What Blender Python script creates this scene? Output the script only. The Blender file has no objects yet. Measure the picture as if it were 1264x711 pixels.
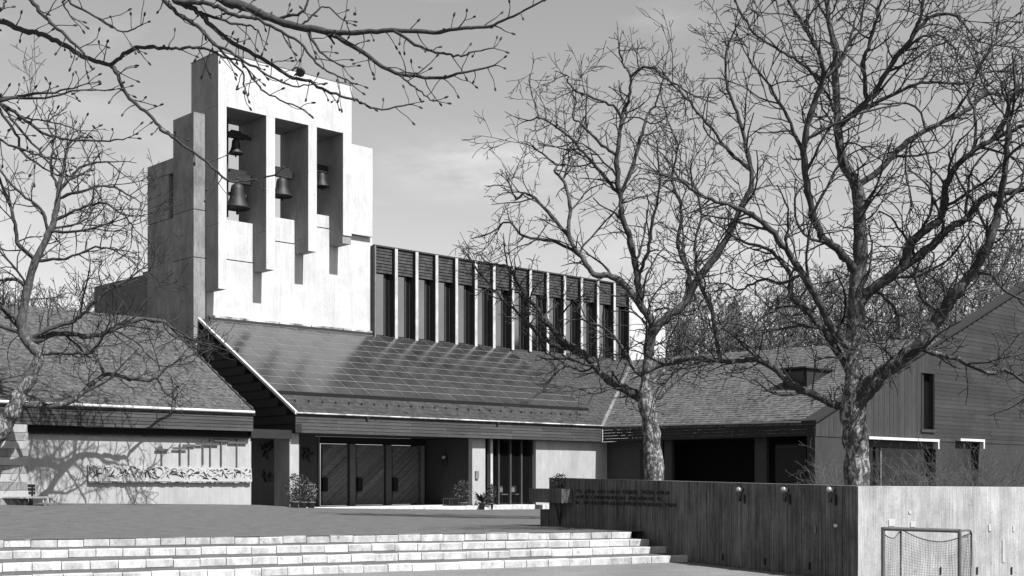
import bpy, math, random
import numpy as np
from math import radians as R
rnd = random.Random(7)
sc = bpy.context.scene
col = sc.collection
# ---------------------------------------------------------------- camera
F = 1572.0; HV = 592.0; CU = 632.0; EYE = 1.15; LOW = -0.573
cam = bpy.data.cameras.new('camera'); camo = bpy.data.objects.new('camera', cam); col.objects.link(camo)
camo.location = (0, 0, EYE); camo.rotation_euler = (R(90), 0, 0)
cam.sensor_width = 36; cam.lens = F / 1264 * 36; cam.shift_y = (HV - 355.5) / 1264
cam.clip_end = 3000; cam.clip_start = 0.1
sc.camera = camo
# ---------------------------------------------------------------- light
TH = math.atan2(.687, .727)
SUN_EL = 52.5
sa, sb = math.sin(R(2)), -math.cos(R(2))            # toward the sun in building axes (a right, b into the building)
sx = sa * math.cos(TH) - sb * math.sin(TH); sy = sa * math.sin(TH) + sb * math.cos(TH)
az = math.atan2(sx, sy)                              # clockwise from +Y
w = bpy.data.worlds.new('World'); sc.world = w; w.use_nodes = True
nt = w.node_tree; nt.nodes.clear()
out = nt.nodes.new('ShaderNodeOutputWorld'); bg = nt.nodes.new('ShaderNodeBackground')
sky = nt.nodes.new('ShaderNodeTexSky'); sky.sky_type = 'NISHITA'; sky.sun_disc = False
sky.sun_elevation = R(SUN_EL); sky.sun_rotation = az; sky.air_density = 1.0; sky.dust_density = 1.2
bw = nt.nodes.new('ShaderNodeSeparateColor')
tc = nt.nodes.new('ShaderNodeTexCoord'); mp = nt.nodes.new('ShaderNodeMapping'); mp.inputs['Scale'].default_value = (2.2, 2.2, 7)
mp.inputs['Location'].default_value = (.35, .2, .1)
nz = nt.nodes.new('ShaderNodeTexNoise'); nz.inputs['Scale'].default_value = 1.6; nz.inputs['Detail'].default_value = 7; nz.inputs['Roughness'].default_value = .55
cr = nt.nodes.new('ShaderNodeMapRange'); cr.inputs['From Min'].default_value = .50; cr.inputs['From Max'].default_value = .80
cr.inputs['To Min'].default_value = 0; cr.inputs['To Max'].default_value = .55
mx = nt.nodes.new('ShaderNodeMix'); mx.data_type = 'FLOAT'; mx.inputs['B'].default_value = 6.2
nt.links.new(sky.outputs[0], bw.inputs[0]); nt.links.new(tc.outputs['Generated'], mp.inputs[0]); nt.links.new(mp.outputs[0], nz.inputs['Vector'])
nt.links.new(nz.outputs[0], cr.inputs[0]); nt.links.new(cr.outputs[0], mx.inputs['Factor']); nt.links.new(bw.outputs[1], mx.inputs['A'])
mp2 = nt.nodes.new('ShaderNodeMapping'); mp2.inputs['Scale'].default_value = (10, 4, 30); mp2.inputs['Location'].default_value = (.02 * 10, -.96 * 4, -.238 * 30)
ln = nt.nodes.new('ShaderNodeVectorMath'); ln.operation = 'LENGTH'; mr2 = nt.nodes.new('ShaderNodeMapRange'); mr2.inputs[1].default_value = 0; mr2.inputs[2].default_value = 1.15; mr2.inputs[3].default_value = 1; mr2.inputs[4].default_value = 0; mr2.interpolation_type = 'SMOOTHSTEP'
n3 = nt.nodes.new('ShaderNodeTexNoise'); n3.inputs['Scale'].default_value = 9; n3.inputs['Detail'].default_value = 9; n3.inputs['Roughness'].default_value = .62
m3 = nt.nodes.new('ShaderNodeMapRange'); m3.inputs[1].default_value = .34; m3.inputs[2].default_value = .75; m3.inputs[3].default_value = 0; m3.inputs[4].default_value = .55
mm = nt.nodes.new('ShaderNodeMath'); mm.operation = 'MULTIPLY'; mx2 = nt.nodes.new('ShaderNodeMix'); mx2.data_type = 'FLOAT'; mx2.inputs['B'].default_value = 6.6
nt.links.new(tc.outputs['Generated'], mp2.inputs[0]); nt.links.new(mp2.outputs[0], ln.inputs[0]); nt.links.new(ln.outputs['Value'], mr2.inputs[0]); nt.links.new(mp.outputs[0], n3.inputs['Vector']); nt.links.new(n3.outputs[0], m3.inputs[0])
nt.links.new(mr2.outputs[0], mm.inputs[0]); nt.links.new(m3.outputs[0], mm.inputs[1]); nt.links.new(mm.outputs[0], mx2.inputs['Factor']); nt.links.new(mx.outputs[0], mx2.inputs['A'])
nt.links.new(mx2.outputs[0], bg.inputs['Color']); nt.links.new(bg.outputs[0], out.inputs[0])
bg.inputs['Strength'].default_value = 0.083
sl = bpy.data.lights.new('sun', 'SUN'); sl.energy = 5.0; sl.angle = R(.53); sl.color = (1, 1, 1)
so = bpy.data.objects.new('sun', sl); col.objects.link(so)
so.rotation_euler = (R(90 - SUN_EL), 0, math.atan2(sx, -sy)); so.location = (20, -20, 40)
sc.view_settings.view_transform = 'Standard'; sc.view_settings.look = 'None'; sc.view_settings.gamma = 1; sc.view_settings.exposure = 1.05
# ---------------------------------------------------------------- materials
MATS = {}
def mat(name, g, var=.25, scale=3.0, stretch=(1, 1, 1), bump=.1, rough=.85, spec=.3, stain=0.0, stain_scale=.5, cell=None, rot=-TH, metal=0.0, fine=0.0, dist=.02, streak=0.0, spots=0.0, orand=0.0):
    if name in MATS: return MATS[name]
    g *= .62
    m = bpy.data.materials.new(name); m.use_nodes = True; n = m.node_tree.nodes; l = m.node_tree.links
    b = n['Principled BSDF']; b.inputs['Roughness'].default_value = rough; b.inputs['Specular IOR Level'].default_value = spec
    b.inputs['Metallic'].default_value = metal
    geo = n.new('ShaderNodeNewGeometry'); rt = n.new('ShaderNodeVectorRotate'); rt.rotation_type = 'Z_AXIS'; rt.inputs['Angle'].default_value = rot
    l.new(geo.outputs['Position'], rt.inputs['Vector'])
    def noise(sc_, st, det=6, ro=.6):
        mp = n.new('ShaderNodeMapping'); mp.inputs['Scale'].default_value = st
        l.new(rt.outputs[0], mp.inputs[0])
        t = n.new('ShaderNodeTexNoise'); t.inputs['Scale'].default_value = sc_; t.inputs['Detail'].default_value = det; t.inputs['Roughness'].default_value = ro
        l.new(mp.outputs[0], t.inputs['Vector']); return t.outputs[0]
    def mrange(x, a, b_, c, d):
        k = n.new('ShaderNodeMapRange'); k.inputs[1].default_value = a; k.inputs[2].default_value = b_; k.inputs[3].default_value = c; k.inputs[4].default_value = d
        l.new(x, k.inputs[0]); return k.outputs[0]
    def mul(x, y):
        k = n.new('ShaderNodeMath'); k.operation = 'MULTIPLY'; l.new(x, k.inputs[0])
        if isinstance(y, float): k.inputs[1].default_value = y
        else: l.new(y, k.inputs[1])
        return k.outputs[0]
    base = noise(scale, stretch)
    c = mrange(base, .3, .7, g * (1 - var), g * (1 + var))
    hgt = base
    if cell:
        mp2 = n.new('ShaderNodeMapping'); mp2.inputs['Scale'].default_value = cell; l.new(rt.outputs[0], mp2.inputs[0])
        v = n.new('ShaderNodeTexVoronoi'); v.inputs['Scale'].default_value = 1; l.new(mp2.outputs[0], v.inputs['Vector'])
        sp = n.new('ShaderNodeSeparateColor'); l.new(v.outputs['Color'], sp.inputs[0])
        c = mul(c, mrange(sp.outputs[0], 0, 1, .6, 1.5))
    if stain: c = mul(c, mrange(noise(stain_scale, (1, 1, .5), 8, .7), .35, .65, 1 - stain, 1 + stain * .4))
    if streak: c = mul(c, mrange(noise(1.0, (26, 26, .6), 6, .65), .36, .64, 1 - streak, 1 + streak * .5))
    if spots: c = mul(c, mrange(noise(9.0, (1, 1, 1), 4, .7), .60, .72, 1.0, 1 - spots))
    if fine: c = mul(c, mrange(noise(45, (1, 1, 1), 3, .7), .3, .7, 1 - fine, 1 + fine))
    if orand:
        oi = n.new('ShaderNodeObjectInfo'); c = mul(c, mrange(oi.outputs['Random'], 0, 1, 1 - orand, 1 + orand))
    cc = n.new('ShaderNodeCombineColor'); [l.new(c, cc.inputs[i]) for i in range(3)]
    l.new(cc.outputs[0], b.inputs['Base Color'])
    if bump:
        bp = n.new('ShaderNodeBump'); bp.inputs['Strength'].default_value = bump; bp.inputs['Distance'].default_value = dist
        l.new(hgt, bp.inputs['Height']); l.new(bp.outputs[0], b.inputs['Normal'])
    MATS[name] = m; return m
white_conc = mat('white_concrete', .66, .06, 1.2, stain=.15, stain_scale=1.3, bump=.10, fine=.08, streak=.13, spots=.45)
shade_body_conc = mat('shade_toned_rough_concrete', .34, .14, 3, (8, 8, 1), stain=.25, stain_scale=1.2, bump=.3, fine=.14, streak=.12)  # tower concrete darkened to carry the shade of fin sides and belfry
shade_conc = mat('shade_toned_board_concrete', .31, .16, 3, (8, 8, 1), stain=.4, stain_scale=1.6, bump=.4, fine=.18, streak=.22, orand=.05)  # darker copy of the tower concrete, shade of its sides put into the colour
shaded_wall_conc = mat('shaded_garden_wall_concrete', .20, .3, 3, (30, 30, .9), stain=.5, stain_scale=2.6, bump=1.0, fine=.35, spots=.3, rot=-math.atan2(11.2, -4.9), streak=.6)  # wall concrete with the shade of its left face put into the colour
lit_conc = mat('lit_garden_wall_concrete', .66, .12, 3, (16, 16, .8), stain=.32, stain_scale=2.2, bump=.3, fine=.14, rot=0, streak=.16, spots=.4)  # same wall concrete made paler to carry the sunlight on its end face
plaster = mat('pale_wall_concrete', .46, .08, 2, (2, 2, .6), stain=.18, stain_scale=1.0, bump=.1, fine=.08, streak=.08)
brick_side = mat('dark_brickwork', .15, .2, 2, (1, 1, 4), stain=.3, bump=.4, fine=.2)
asphalt = mat('asphalt', .125, .35, 16, bump=.6, stain=.35, stain_scale=2.2, fine=.5, rot=0, spots=.25, dist=.03)
asphalt_low = mat('lower_asphalt', .21, .2, 18, bump=.4, stain=.25, stain_scale=.6, fine=.4, rot=0)
soil = mat('garden_soil', .09, .3, 6, bump=.5, fine=.3)
step_white = mat('step_concrete', .64, .12, 5, stain=.42, stain_scale=3.4, bump=.4, fine=.16, spots=.6, orand=.15)
panel_dark = mat('roof_panel_slate', .038, .3, 1.8, stain=.3, bump=.04, rough=.19, spec=1.0, fine=.15, orand=.22, stain_scale=1.4)
panel_joint = mat('roof_joint_metal', .24, .2, 3, rough=.5)
shingle_dark = mat('dark_shingle', .042, .25, 3, cell=(6, 6, 6), rough=.75, bump=.2, fine=.2)
shingle_brown = mat('weathered_shingle', .085, .35, 9, cell=(9, 9, 9), rough=.85, bump=.5, stain=.25, fine=.4, stain_scale=1.6)
shingle_light = mat('grey_shingle', .105, .25, 7, cell=(7, 7, 7), rough=.85, bump=.4, stain=.25, fine=.3, stain_scale=1.1)
fascia_wood = mat('fascia_wood', .060, .35, 4, (.6, .6, 12), bump=.3, rough=.75, stain=.25, fine=.2, orand=.25)
dark_wood = mat('dark_wood', .022, .35, 4, (.6, .6, 12), bump=.3, rough=.7, fine=.2)
door_wood = mat('door_wood', .125, .3, 5, (1, 1, 3), bump=.25, rough=.6, fine=.15, orand=.3)
post_wood = mat('post_wood', .055, .3, 5, (6, 6, .5), bump=.25, rough=.7, fine=.15)
board_wood = mat('gable_boards', .050, .3, 5, (6, 6, .5), bump=.3, rough=.8, stain=.25, fine=.15, orand=.2)
siding_wood = mat('horizontal_siding', .042, .3, 5, (.5, .5, 10), bump=.3, rough=.8, stain=.3, fine=.15, orand=.22)
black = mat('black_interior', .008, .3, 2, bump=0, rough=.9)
white_metal = mat('white_metal', .78, .08, 3, bump=.03, rough=.4, spec=.5, stain=.15, stain_scale=1.5)
dull_metal = mat('dull_metal', .25, .2, 3, bump=.03, rough=.45, stain=.4, stain_scale=1.2)
worn_metal = mat('worn_gutter_metal', .62, .5, 1.3, stain=.75, stain_scale=1.4, bump=.1, rough=.5)
fin_white = mat('fin_white', .58, .12, 3, stain=.3, stain_scale=3, bump=.1, rough=.6)
fin_dark = mat('mullion_dark', .045, .2, 3, bump=.05, rough=.6)
bronze = mat('bell_bronze', .022, .3, 4, bump=.08, rough=.6, spec=.35)
steel = mat('dark_steel', .04, .2, 3, bump=.05, rough=.5)
cross_mat = mat('cross_metal', .10, .2, 3, bump=.05, rough=.5)
goal_metal = mat('goal_tube_metal', .11, .25, 8, bump=.05, rough=.45, spec=.5)
net_mat = mat('net_cord', .12, .2, 8, bump=0, rough=.9)
globe_mat = mat('globe_glass', .30, .2, 5, bump=0, rough=.15, spec=.9)
sculpt = mat('relief_stone', .42, .35, 9, bump=.6, rough=.8, fine=.2, stain=.3, stain_scale=3)
sculpt_dark = mat('dark_relief', .02, .3, 5, bump=.2, rough=.6)
pot_mat = mat('clay_pot', .14, .2, 6, bump=.1)
leaf_mat = mat('leaf', .05, .45, 5, bump=0, rough=.55, spec=.4)
leaf_light = mat('pale_leaf', .20, .4, 6, bump=0, rough=.6)
needle_mat = mat('conifer_needles', .07, .4, 2, bump=0, rough=.8)
def bark_material(name, dark, pale, sc_, lo, hi):
    m = mat(name, dark / .62, .4, 9, (1, 1, .6), bump=.8, rough=.9, fine=.25, dist=.02)
    n = m.node_tree.nodes; l = m.node_tree.links; b = n['Principled BSDF']; geo = [x for x in n if x.type == 'NEW_GEOMETRY'][0]
    mp_ = n.new('ShaderNodeMapping'); mp_.inputs['Scale'].default_value = (1, 1, .6); l.new(geo.outputs['Position'], mp_.inputs[0])
    t = n.new('ShaderNodeTexNoise'); t.inputs['Scale'].default_value = sc_; t.inputs['Detail'].default_value = 5; t.inputs['Roughness'].default_value = .65; t.inputs['Distortion'].default_value = .6; l.new(mp_.outputs[0], t.inputs['Vector'])
    k = n.new('ShaderNodeMapRange'); k.inputs[1].default_value = lo; k.inputs[2].default_value = hi; l.new(t.outputs[0], k.inputs[0])
    sx_ = n.new('ShaderNodeSeparateXYZ'); l.new(geo.outputs['Position'], sx_.inputs[0]); hz_ = n.new('ShaderNodeMapRange'); hz_.inputs[1].default_value = 3.2; hz_.inputs[2].default_value = 6.0; hz_.inputs[3].default_value = 1; hz_.inputs[4].default_value = .18; l.new(sx_.outputs[2], hz_.inputs[0])
    km = n.new('ShaderNodeMath'); km.operation = 'MULTIPLY'; l.new(k.outputs[0], km.inputs[0]); l.new(hz_.outputs[0], km.inputs[1])
    src = b.inputs['Base Color'].links[0].from_socket; mx_ = n.new('ShaderNodeMix'); mx_.data_type = 'RGBA'; l.new(km.outputs[0], mx_.inputs['Factor']); l.new(src, mx_.inputs['A']); mx_.inputs['B'].default_value = (pale, pale, pale, 1); l.new(mx_.outputs['Result'], b.inputs['Base Color'])
    return m
bark = bark_material('plane_bark', .042, .25, 11.0, .49, .60)
limb_bark2 = bark_material('limb_plane_bark', .028, .20, 8.0, .54, .64)
bark_far2 = mat('shrub_bark', .12, .3, 3, bump=0, rough=.9)
bark_twig = mat('twig_bark', .045, .3, 3, bump=0, rough=.9)
bark_far = mat('far_twig_bark', .14, .3, .6, bump=0, rough=.9)
bark_fore = mat('dark_branch_bark', .045, .45, 26, bump=.5, rough=.9, fine=.2)
def glass(name, g, rough=.04):
    m = mat(name, g, .1, 2, bump=0, rough=rough, spec=1.0); return m
glass_grey = mat('reflecting_glass', .42, .15, .5, bump=0, rough=.10, spec=1.0, metal=1.0)
glass_dark = mat('dark_glass', .010, .1, .5, bump=0, rough=.08, spec=.3)
def clear_glass():
    m = bpy.data.materials.new('clear_glass'); m.use_nodes = True; b = m.node_tree.nodes['Principled BSDF']
    b.inputs['Base Color'].default_value = (.01, .01, .01, 1); b.inputs['Roughness'].default_value = .03
    b.inputs['Alpha'].default_value = .30; b.inputs['Specular IOR Level'].default_value = .6
    return m
window_glass = clear_glass()
# ---------------------------------------------------------------- frames and helpers
CT, ST = math.cos(TH), math.sin(TH)
OX, OY = -8.49, 50.0
def Wd(a, b, z): return (OX + a * CT - b * ST, OY + a * ST + b * CT, z)
def AU(u, b):
    k = (u - CU) / F; X0 = OX - b * ST; Y0 = OY + b * CT
    return (k * Y0 - X0) / (CT - k * ST)
def BU(u, a):
    k = (u - CU) / F; X0 = OX + a * CT; Y0 = OY + a * ST
    return (X0 - k * Y0) / (ST + k * CT)
def ZV(v, a, b): return EYE + (HV - v) / F * (OY + a * ST + b * CT)
def ZU(u, v, b): return ZV(v, AU(u, b), b)
def PX(u, v, Y): return ((u - CU) / F * Y, Y, EYE + (HV - v) / F * Y)
WLOC = {}
def world_loc(o): return WLOC.get(o.name, (0, 0, 0)) if o else (0, 0, 0)
def link(name, me, parent, loc, rot=None):
    o = bpy.data.objects.new(name, me); col.objects.link(o)
    if parent:
        o.parent = parent; pl = world_loc(parent); o.location = (loc[0] - pl[0], loc[1] - pl[1], loc[2] - pl[2])
    else: o.location = loc
    if rot is not None: o.rotation_euler = rot
    WLOC[o.name] = tuple(loc); return o
def meshdata(name, V, Fc, m, smooth=False):
    me = bpy.data.meshes.new(name); me.from_pydata(V, [], Fc); me.materials.append(m)
    if smooth: me.polygons.foreach_set('use_smooth', [True] * len(me.polygons))
    me.update(); return me
def obj(name, V, Fc, m, parent=None, smooth=False):
    A = np.array(V, float); c = (A.min(0) + A.max(0)) / 2
    if parent is None: c[2] = A[:, 2].min()
    return link(name, meshdata(name, [tuple(x) for x in (A - c)], Fc, m, smooth), parent, tuple(c))
def thing(name, label, cat, loc, group=None):
    o = link(name, None, None, loc); o['label'] = label; o['category'] = cat; o.empty_display_size = .3
    if group: o['group'] = group
    return o
def tag(o, label=None, cat=None, group=None, kind=None):
    for k, v in (('label', label), ('category', cat), ('group', group), ('kind', kind)):
        if v: o[k] = v
    return o
BF = [(0, 3, 2, 1), (4, 5, 6, 7), (0, 1, 5, 4), (1, 2, 6, 5), (2, 3, 7, 6), (3, 0, 4, 7)]
class G:
    def __init__(s): s.V = []; s.F = []
    def add(s, V, Fc):
        n = len(s.V); s.V += [tuple(v) for v in V]; s.F += [tuple(i + n for i in f) for f in Fc]; return s
    def box(s, a0, a1, b0, b1, z0, z1):            # building axes
        return s.add([Wd(a0, b0, z0), Wd(a1, b0, z0), Wd(a1, b1, z0), Wd(a0, b1, z0), Wd(a0, b0, z1), Wd(a1, b0, z1), Wd(a1, b1, z1), Wd(a0, b1, z1)], BF)
    def wbox(s, x0, x1, y0, y1, z0, z1, rot=0, c=(0, 0)):
        P = [(x0, y0), (x1, y0), (x1, y1), (x0, y1)]; cr_, sr_ = math.cos(rot), math.sin(rot)
        P = [(c[0] + x * cr_ - y * sr_, c[1] + x * sr_ + y * cr_) for x, y in P]
        return s.add([(x, y, z0) for x, y in P] + [(x, y, z1) for x, y in P], BF)
    def prism(s, P, Q):                             # two matching loops of world points
        n = len(P)
        return s.add(list(P) + list(Q), [tuple(range(n))[::-1], tuple(range(n, 2 * n))] + [(i, (i + 1) % n, (i + 1) % n + n, i + n) for i in range(n)])
    def bar(s, p, q, w_, h=None, up=(0, 0, 1)):
        p = np.array(p, float); q = np.array(q, float); d = q - p; d /= np.linalg.norm(d); h = h or w_
        x = np.cross(d, up)
        if np.linalg.norm(x) < 1e-3: x = np.cross(d, (1, 0, 0))
        x /= np.linalg.norm(x); y = np.cross(x, d)
        c = [(-1, -1), (1, -1), (1, 1), (-1, 1)]
        return s.add([p + x * i * w_ / 2 + y * j * h / 2 for i, j in c] + [q + x * i * w_ / 2 + y * j * h / 2 for i, j in c], BF)
    def lathe(s, c, prof, n=20):
        V = []; Fc = []
        for (r, z) in prof:
            for k in range(n): t = 2 * math.pi * k / n; V.append((c[0] + r * math.cos(t), c[1] + r * math.sin(t), c[2] + z))
        for i in range(len(prof) - 1):
            for k in range(n): Fc.append((i * n + k, i * n + (k + 1) % n, (i + 1) * n + (k + 1) % n, (i + 1) * n + k))
        Fc.append(tuple(range(n))[::-1]); Fc.append(tuple(range((len(prof) - 1) * n, len(prof) * n)))
        return s.add(V, Fc)
    def o(s, name, m, parent=None, smooth=False): return obj(name, s.V, s.F, m, parent, smooth)
def bbox(name, a0, a1, b0, b1, z0, z1, m, parent): return G().box(a0, a1, b0, b1, z0, z1).o(name, m, parent)
# tubes
class Tubes:
    def __init__(s): s.V = []; s.F = []; s.n = 0
    def add(s, P, rad, k=5, cap=False):
        P = np.asarray(P, float); rad = np.asarray(rad, float); m = len(P)
        T = np.gradient(P, axis=0); T /= np.linalg.norm(T, axis=1)[:, None] + 1e-9
        d = P[-1] - P[0]; ref = np.array((0, 0, 1.)) if abs(d[2]) < .7 * np.linalg.norm(d) else np.array((.8, .6, 0))
        N = np.cross(T, ref); N /= np.linalg.norm(N, axis=1)[:, None] + 1e-9; B = np.cross(T, N)
        t = np.arange(k) * 2 * math.pi / k; c, s_ = np.cos(t), np.sin(t)
        V = P[:, None, :] + rad[:, None, None] * (N[:, None, :] * c[None, :, None] + B[:, None, :] * s_[None, :, None])
        s.V.append(V.reshape(-1, 3))
        i = np.arange(m - 1)[:, None] * k; j = np.arange(k)[None, :]; j2 = (j + 1) % k
        Fq = np.stack([i + j, i + j2, i + k + j2, i + k + j], -1).reshape(-1, 4) + s.n
        s.F.append(Fq); s.n += m * k
    def o(s, name, m, parent=None, loc=None, smooth=True, mesh_only=False):
        V = np.concatenate(s.V); Fq = np.concatenate(s.F)
        c = np.array(loc if loc is not None else world_loc(parent), float); V = V - c
        me = bpy.data.meshes.new(name); me.vertices.add(len(V)); me.vertices.foreach_set('co', V.ravel())
        me.loops.add(len(Fq) * 4); me.loops.foreach_set('vertex_index', Fq.ravel().astype(np.int32))
        me.polygons.add(len(Fq)); me.polygons.foreach_set('loop_start', np.arange(0, len(Fq) * 4, 4, dtype=np.int32))
        me.polygons.foreach_set('use_smooth', np.full(len(Fq), smooth)); me.materials.append(m); me.update(calc_edges=True)
        if mesh_only: return me
        return link(name, me, parent, tuple(c))
# ================================================================ GROUND
SL = [((0, 666.6), (780, 656)), ((0, 680), (802, 665)), ((0, 695.4), (828.5, 674)), ((0, 711), (853, 685))]
RIS = .1432
lines = []
for i, ((u0, v0), (u1, v1)) in enumerate(SL):
    z = -RIS * i; pts = []
    for u, v in ((u0, v0), (u1, v1)):
        Y = (EYE - z) * F / (v - HV); pts.append(np.array(((u - CU) / F * Y, Y)))
    dd = (pts[1] - pts[0]) / np.linalg.norm(pts[1] - pts[0]); lines.append((pts[0] - dd * 5.0, pts[1], dd, z))
g = G(); g.add([(-900, -60, LOW), (900, -60, LOW), (900, 1600, LOW), (-900, 1600, LOW)], [(0, 1, 2, 3)])
tag(g.o('ground', asphalt_low), kind='structure')
zfa = [(-60, .5), (-10.5, .36), (-2, .2), (.5, .03), (9.3, -.18), (17.77, -.26)]
P0, P1, dd0, _ = lines[0]
V = []; Fc = []; NS, NT = 40, 30
Pl = P0 - dd0 * 40
for j in range(NT + 1):
    for i in range(NS + 1):
        s = i / NS; t = j / NT
        p = Pl * (1 - s) + (P1 + dd0 * .3) * s
        a = -60 * (1 - s) + 17.77 * s; q = Wd(a, .0, 0)
        z = float(np.interp(a, [x[0] for x in zfa], [x[1] for x in zfa]))
        V.append((p[0] * (1 - t) + q[0] * t, p[1] * (1 - t) + q[1] * t, z * t))
for j in range(NT):
    for i in range(NS): k = j * (NS + 1) + i; Fc.append((k, k + 1, k + NS + 2, k + NS + 1))
tag(obj('forecourt', V, Fc, asphalt), kind='structure')
# bank that carries the forecourt left of the steps
# ---- wall geometry
WC = np.array((5.885, 21.67)); WL = np.array((.96, 32.9)); wd = (WL - WC) / np.linalg.norm(WL - WC); wn = np.array((-wd[1], wd[0]))  # wn to the left/front
if wn[0] > 0: wn = -wn
g = G()
bedP = [(WL[0] + .35, WL[1]), (WC[0] + .2, WC[1] + .25), (60, 17.0), (90, 75), (4.5, 90), (4.43, 62.2), (4.2, 45)]
g.prism([(x, y, LOW - .05) for x, y in bedP], [(x, y, -.02) for x, y in bedP])
tag(g.o('garden_bed', soil), kind='structure')
# ---- steps
st = thing('entrance_steps', 'wide flight of four low white-edged concrete steps in front of the church forecourt', 'steps', (float(P1[0]), float(P1[1]), LOW))
step_meshes = []
for k in range(5):
    L_, D_, H_ = .48, .16, RIS - .004
    g = G(); j = lambda: rnd.uniform(-.006, .006)
    c = .012
    prof = [(0, 0), (0, H_ - c + j() * .5), (c, H_ + j() * .3), (D_, H_), (D_, 0)]
    x1 = L_ - .013; P = [(0, y, z) for y, z in prof]; Q = [(x1, y + j() * .4, z) for y, z in prof]
    g.prism(Q, P); me = meshdata('step_block', g.V, g.F, step_white); step_meshes.append(me)
for i, (p0, p1, dd, z) in enumerate(lines):
    n_ = int(np.linalg.norm(p1 - p0) / .48); ang = math.atan2(dd[1], dd[0]); sh = 0
    for k in range(n_ + 1):
        p = p1 - dd * (.48 * (k + 1) ) 
        if p[0] < -15: break
        nrm = np.array((-dd[1], dd[0])) * rnd.uniform(-.004, .012)
        link('step_block', step_meshes[rnd.randrange(5)], st, (p[0] + nrm[0], p[1] + nrm[1], z - RIS + rnd.uniform(-.007, .004)), (rnd.uniform(-.012, .012), rnd.uniform(-.006, .006), ang + rnd.uniform(-.010, .010)))
    # tread behind each edge, up to the riser above
    if i:
        q0, q1, dq, zq = lines[i - 1]; nb = np.array((-dq[1], dq[0])); ns = np.array((-dd[1], dd[0]))
        A_ = p0 + ns * .165; B_ = p1 + ns * .165; C_ = q1 + nb * .1; D_2 = q0 + nb * .1
        G().prism([(A_[0], A_[1], z - .3), (B_[0], B_[1], z - .3), (C_[0], C_[1], z - .3), (D_2[0], D_2[1], z - .3)],
                  [(A_[0], A_[1], z - .006), (B_[0], B_[1], z - .006), (C_[0], C_[1], z - .006), (D_2[0], D_2[1], z - .006)]).o('tread', asphalt, st)
# ================================================================ BELL TOWER
K, Wp, BK = 6.43, 7.5, 8.75
tw = thing('bell_tower', 'tall white and grey concrete bell tower with three open belfry bays above the entrance roof', 'bell tower', Wd(4.5, 8, 0))
aL, aR = AU(269.6, K), AU(434, K); aE = AU(459.7, Wp); aS = AU(239, Wp)
ztop = 19.62; zop = 17.32
bbox('top_block', aL, aR, K + .05, BK, zop, ztop, shade_body_conc, tw); bbox('lit_front_face', aL - .001, aR, K, K + .049, zop, ztop, white_conc, tw)  # body coloured for shade, thin pale slab for the sunlit front
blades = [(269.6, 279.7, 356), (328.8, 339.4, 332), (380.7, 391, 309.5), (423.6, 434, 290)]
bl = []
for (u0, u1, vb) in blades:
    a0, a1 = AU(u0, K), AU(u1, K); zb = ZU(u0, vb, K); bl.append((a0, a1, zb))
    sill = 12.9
    f_ = bbox('fin', a0, a1, K + .05, BK, 12.2, zop - .012, shade_body_conc, tw)
    bbox('fin_foot', a0 + .001, a1 - .001, K + .051, Wp - .003, zb, 12.19, shade_body_conc, f_)
    bbox('lit_fin_face', a0 - .001, a1 + .001, K, K + .049, zb, zop - .003, white_conc, f_)  # pale slab for the sunlit front of a fin whose body is coloured for shade
bays = []
sills = [((280, 312), 273.6, 323), ((340, 364), 270, 300), ((392, 407), 265.6, 282)]
for i, ((ua, ub), vs, vj) in enumerate(sills):
    zs = ZU((ua + ub) / 2, vs, Wp); zj = ZU((ua + ub) / 2, vj, Wp)
    a0, a1 = bl[i][1], bl[i + 1][0]
    bbox('sill_panel', a0 + .004, a1 + .08, Wp + .01, Wp + .35, zj + .05, zs, white_conc, tw)
    bays.append((a0, a1, zs, zj))
# lower front wall in pieces that step up with the bays
edges = [aS, aL + .05, bays[0][0], bays[1][0] - .02, bays[2][0] - .02, bl[3][1] - .2, aE]
tops = [None, 12.0, bays[0][3], bays[1][3], bays[2][3], ZU(440, 291, Wp)]
for i in range(1, 6):
    bbox('front_wall', edges[i], edges[i + 1] - .003, Wp, Wp + .5, 7.2, tops[i], white_conc, tw)
# shoulder block on the right
bbox('shoulder_block', aR - .25, AU(459.9, 7.3), 7.3, 9.6, ZU(440, 290, 7.3) + .03, ZU(447, 180.5, 7.3), white_conc, tw)
# left strip with joints
zl = [7.0, ZU(246, 318.5, Wp), ZU(246, 259.5, Wp), 17.12]
for i in range(3):
    bbox('side_strip', aS, aL + .04, Wp - .001, 9.3, zl[i] + (.04 if i else 0), zl[i + 1], shade_conc if False else MATS['shade_toned_board_concrete'], tw)
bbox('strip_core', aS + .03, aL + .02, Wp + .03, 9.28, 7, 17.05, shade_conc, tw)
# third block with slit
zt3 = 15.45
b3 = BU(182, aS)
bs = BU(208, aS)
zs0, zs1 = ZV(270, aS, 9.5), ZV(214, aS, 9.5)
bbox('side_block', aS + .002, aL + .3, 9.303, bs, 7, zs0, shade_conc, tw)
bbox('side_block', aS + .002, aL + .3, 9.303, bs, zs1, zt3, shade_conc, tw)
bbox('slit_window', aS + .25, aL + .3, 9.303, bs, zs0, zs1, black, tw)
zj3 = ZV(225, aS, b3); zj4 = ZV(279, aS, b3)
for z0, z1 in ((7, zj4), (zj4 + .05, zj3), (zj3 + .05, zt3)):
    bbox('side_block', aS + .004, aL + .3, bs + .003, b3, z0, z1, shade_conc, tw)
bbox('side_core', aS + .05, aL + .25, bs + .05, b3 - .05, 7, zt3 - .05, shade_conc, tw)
bbox('body', aL + .32, aE - .01, Wp + .52, b3, 7, 12.1, shade_conc, tw)
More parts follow.
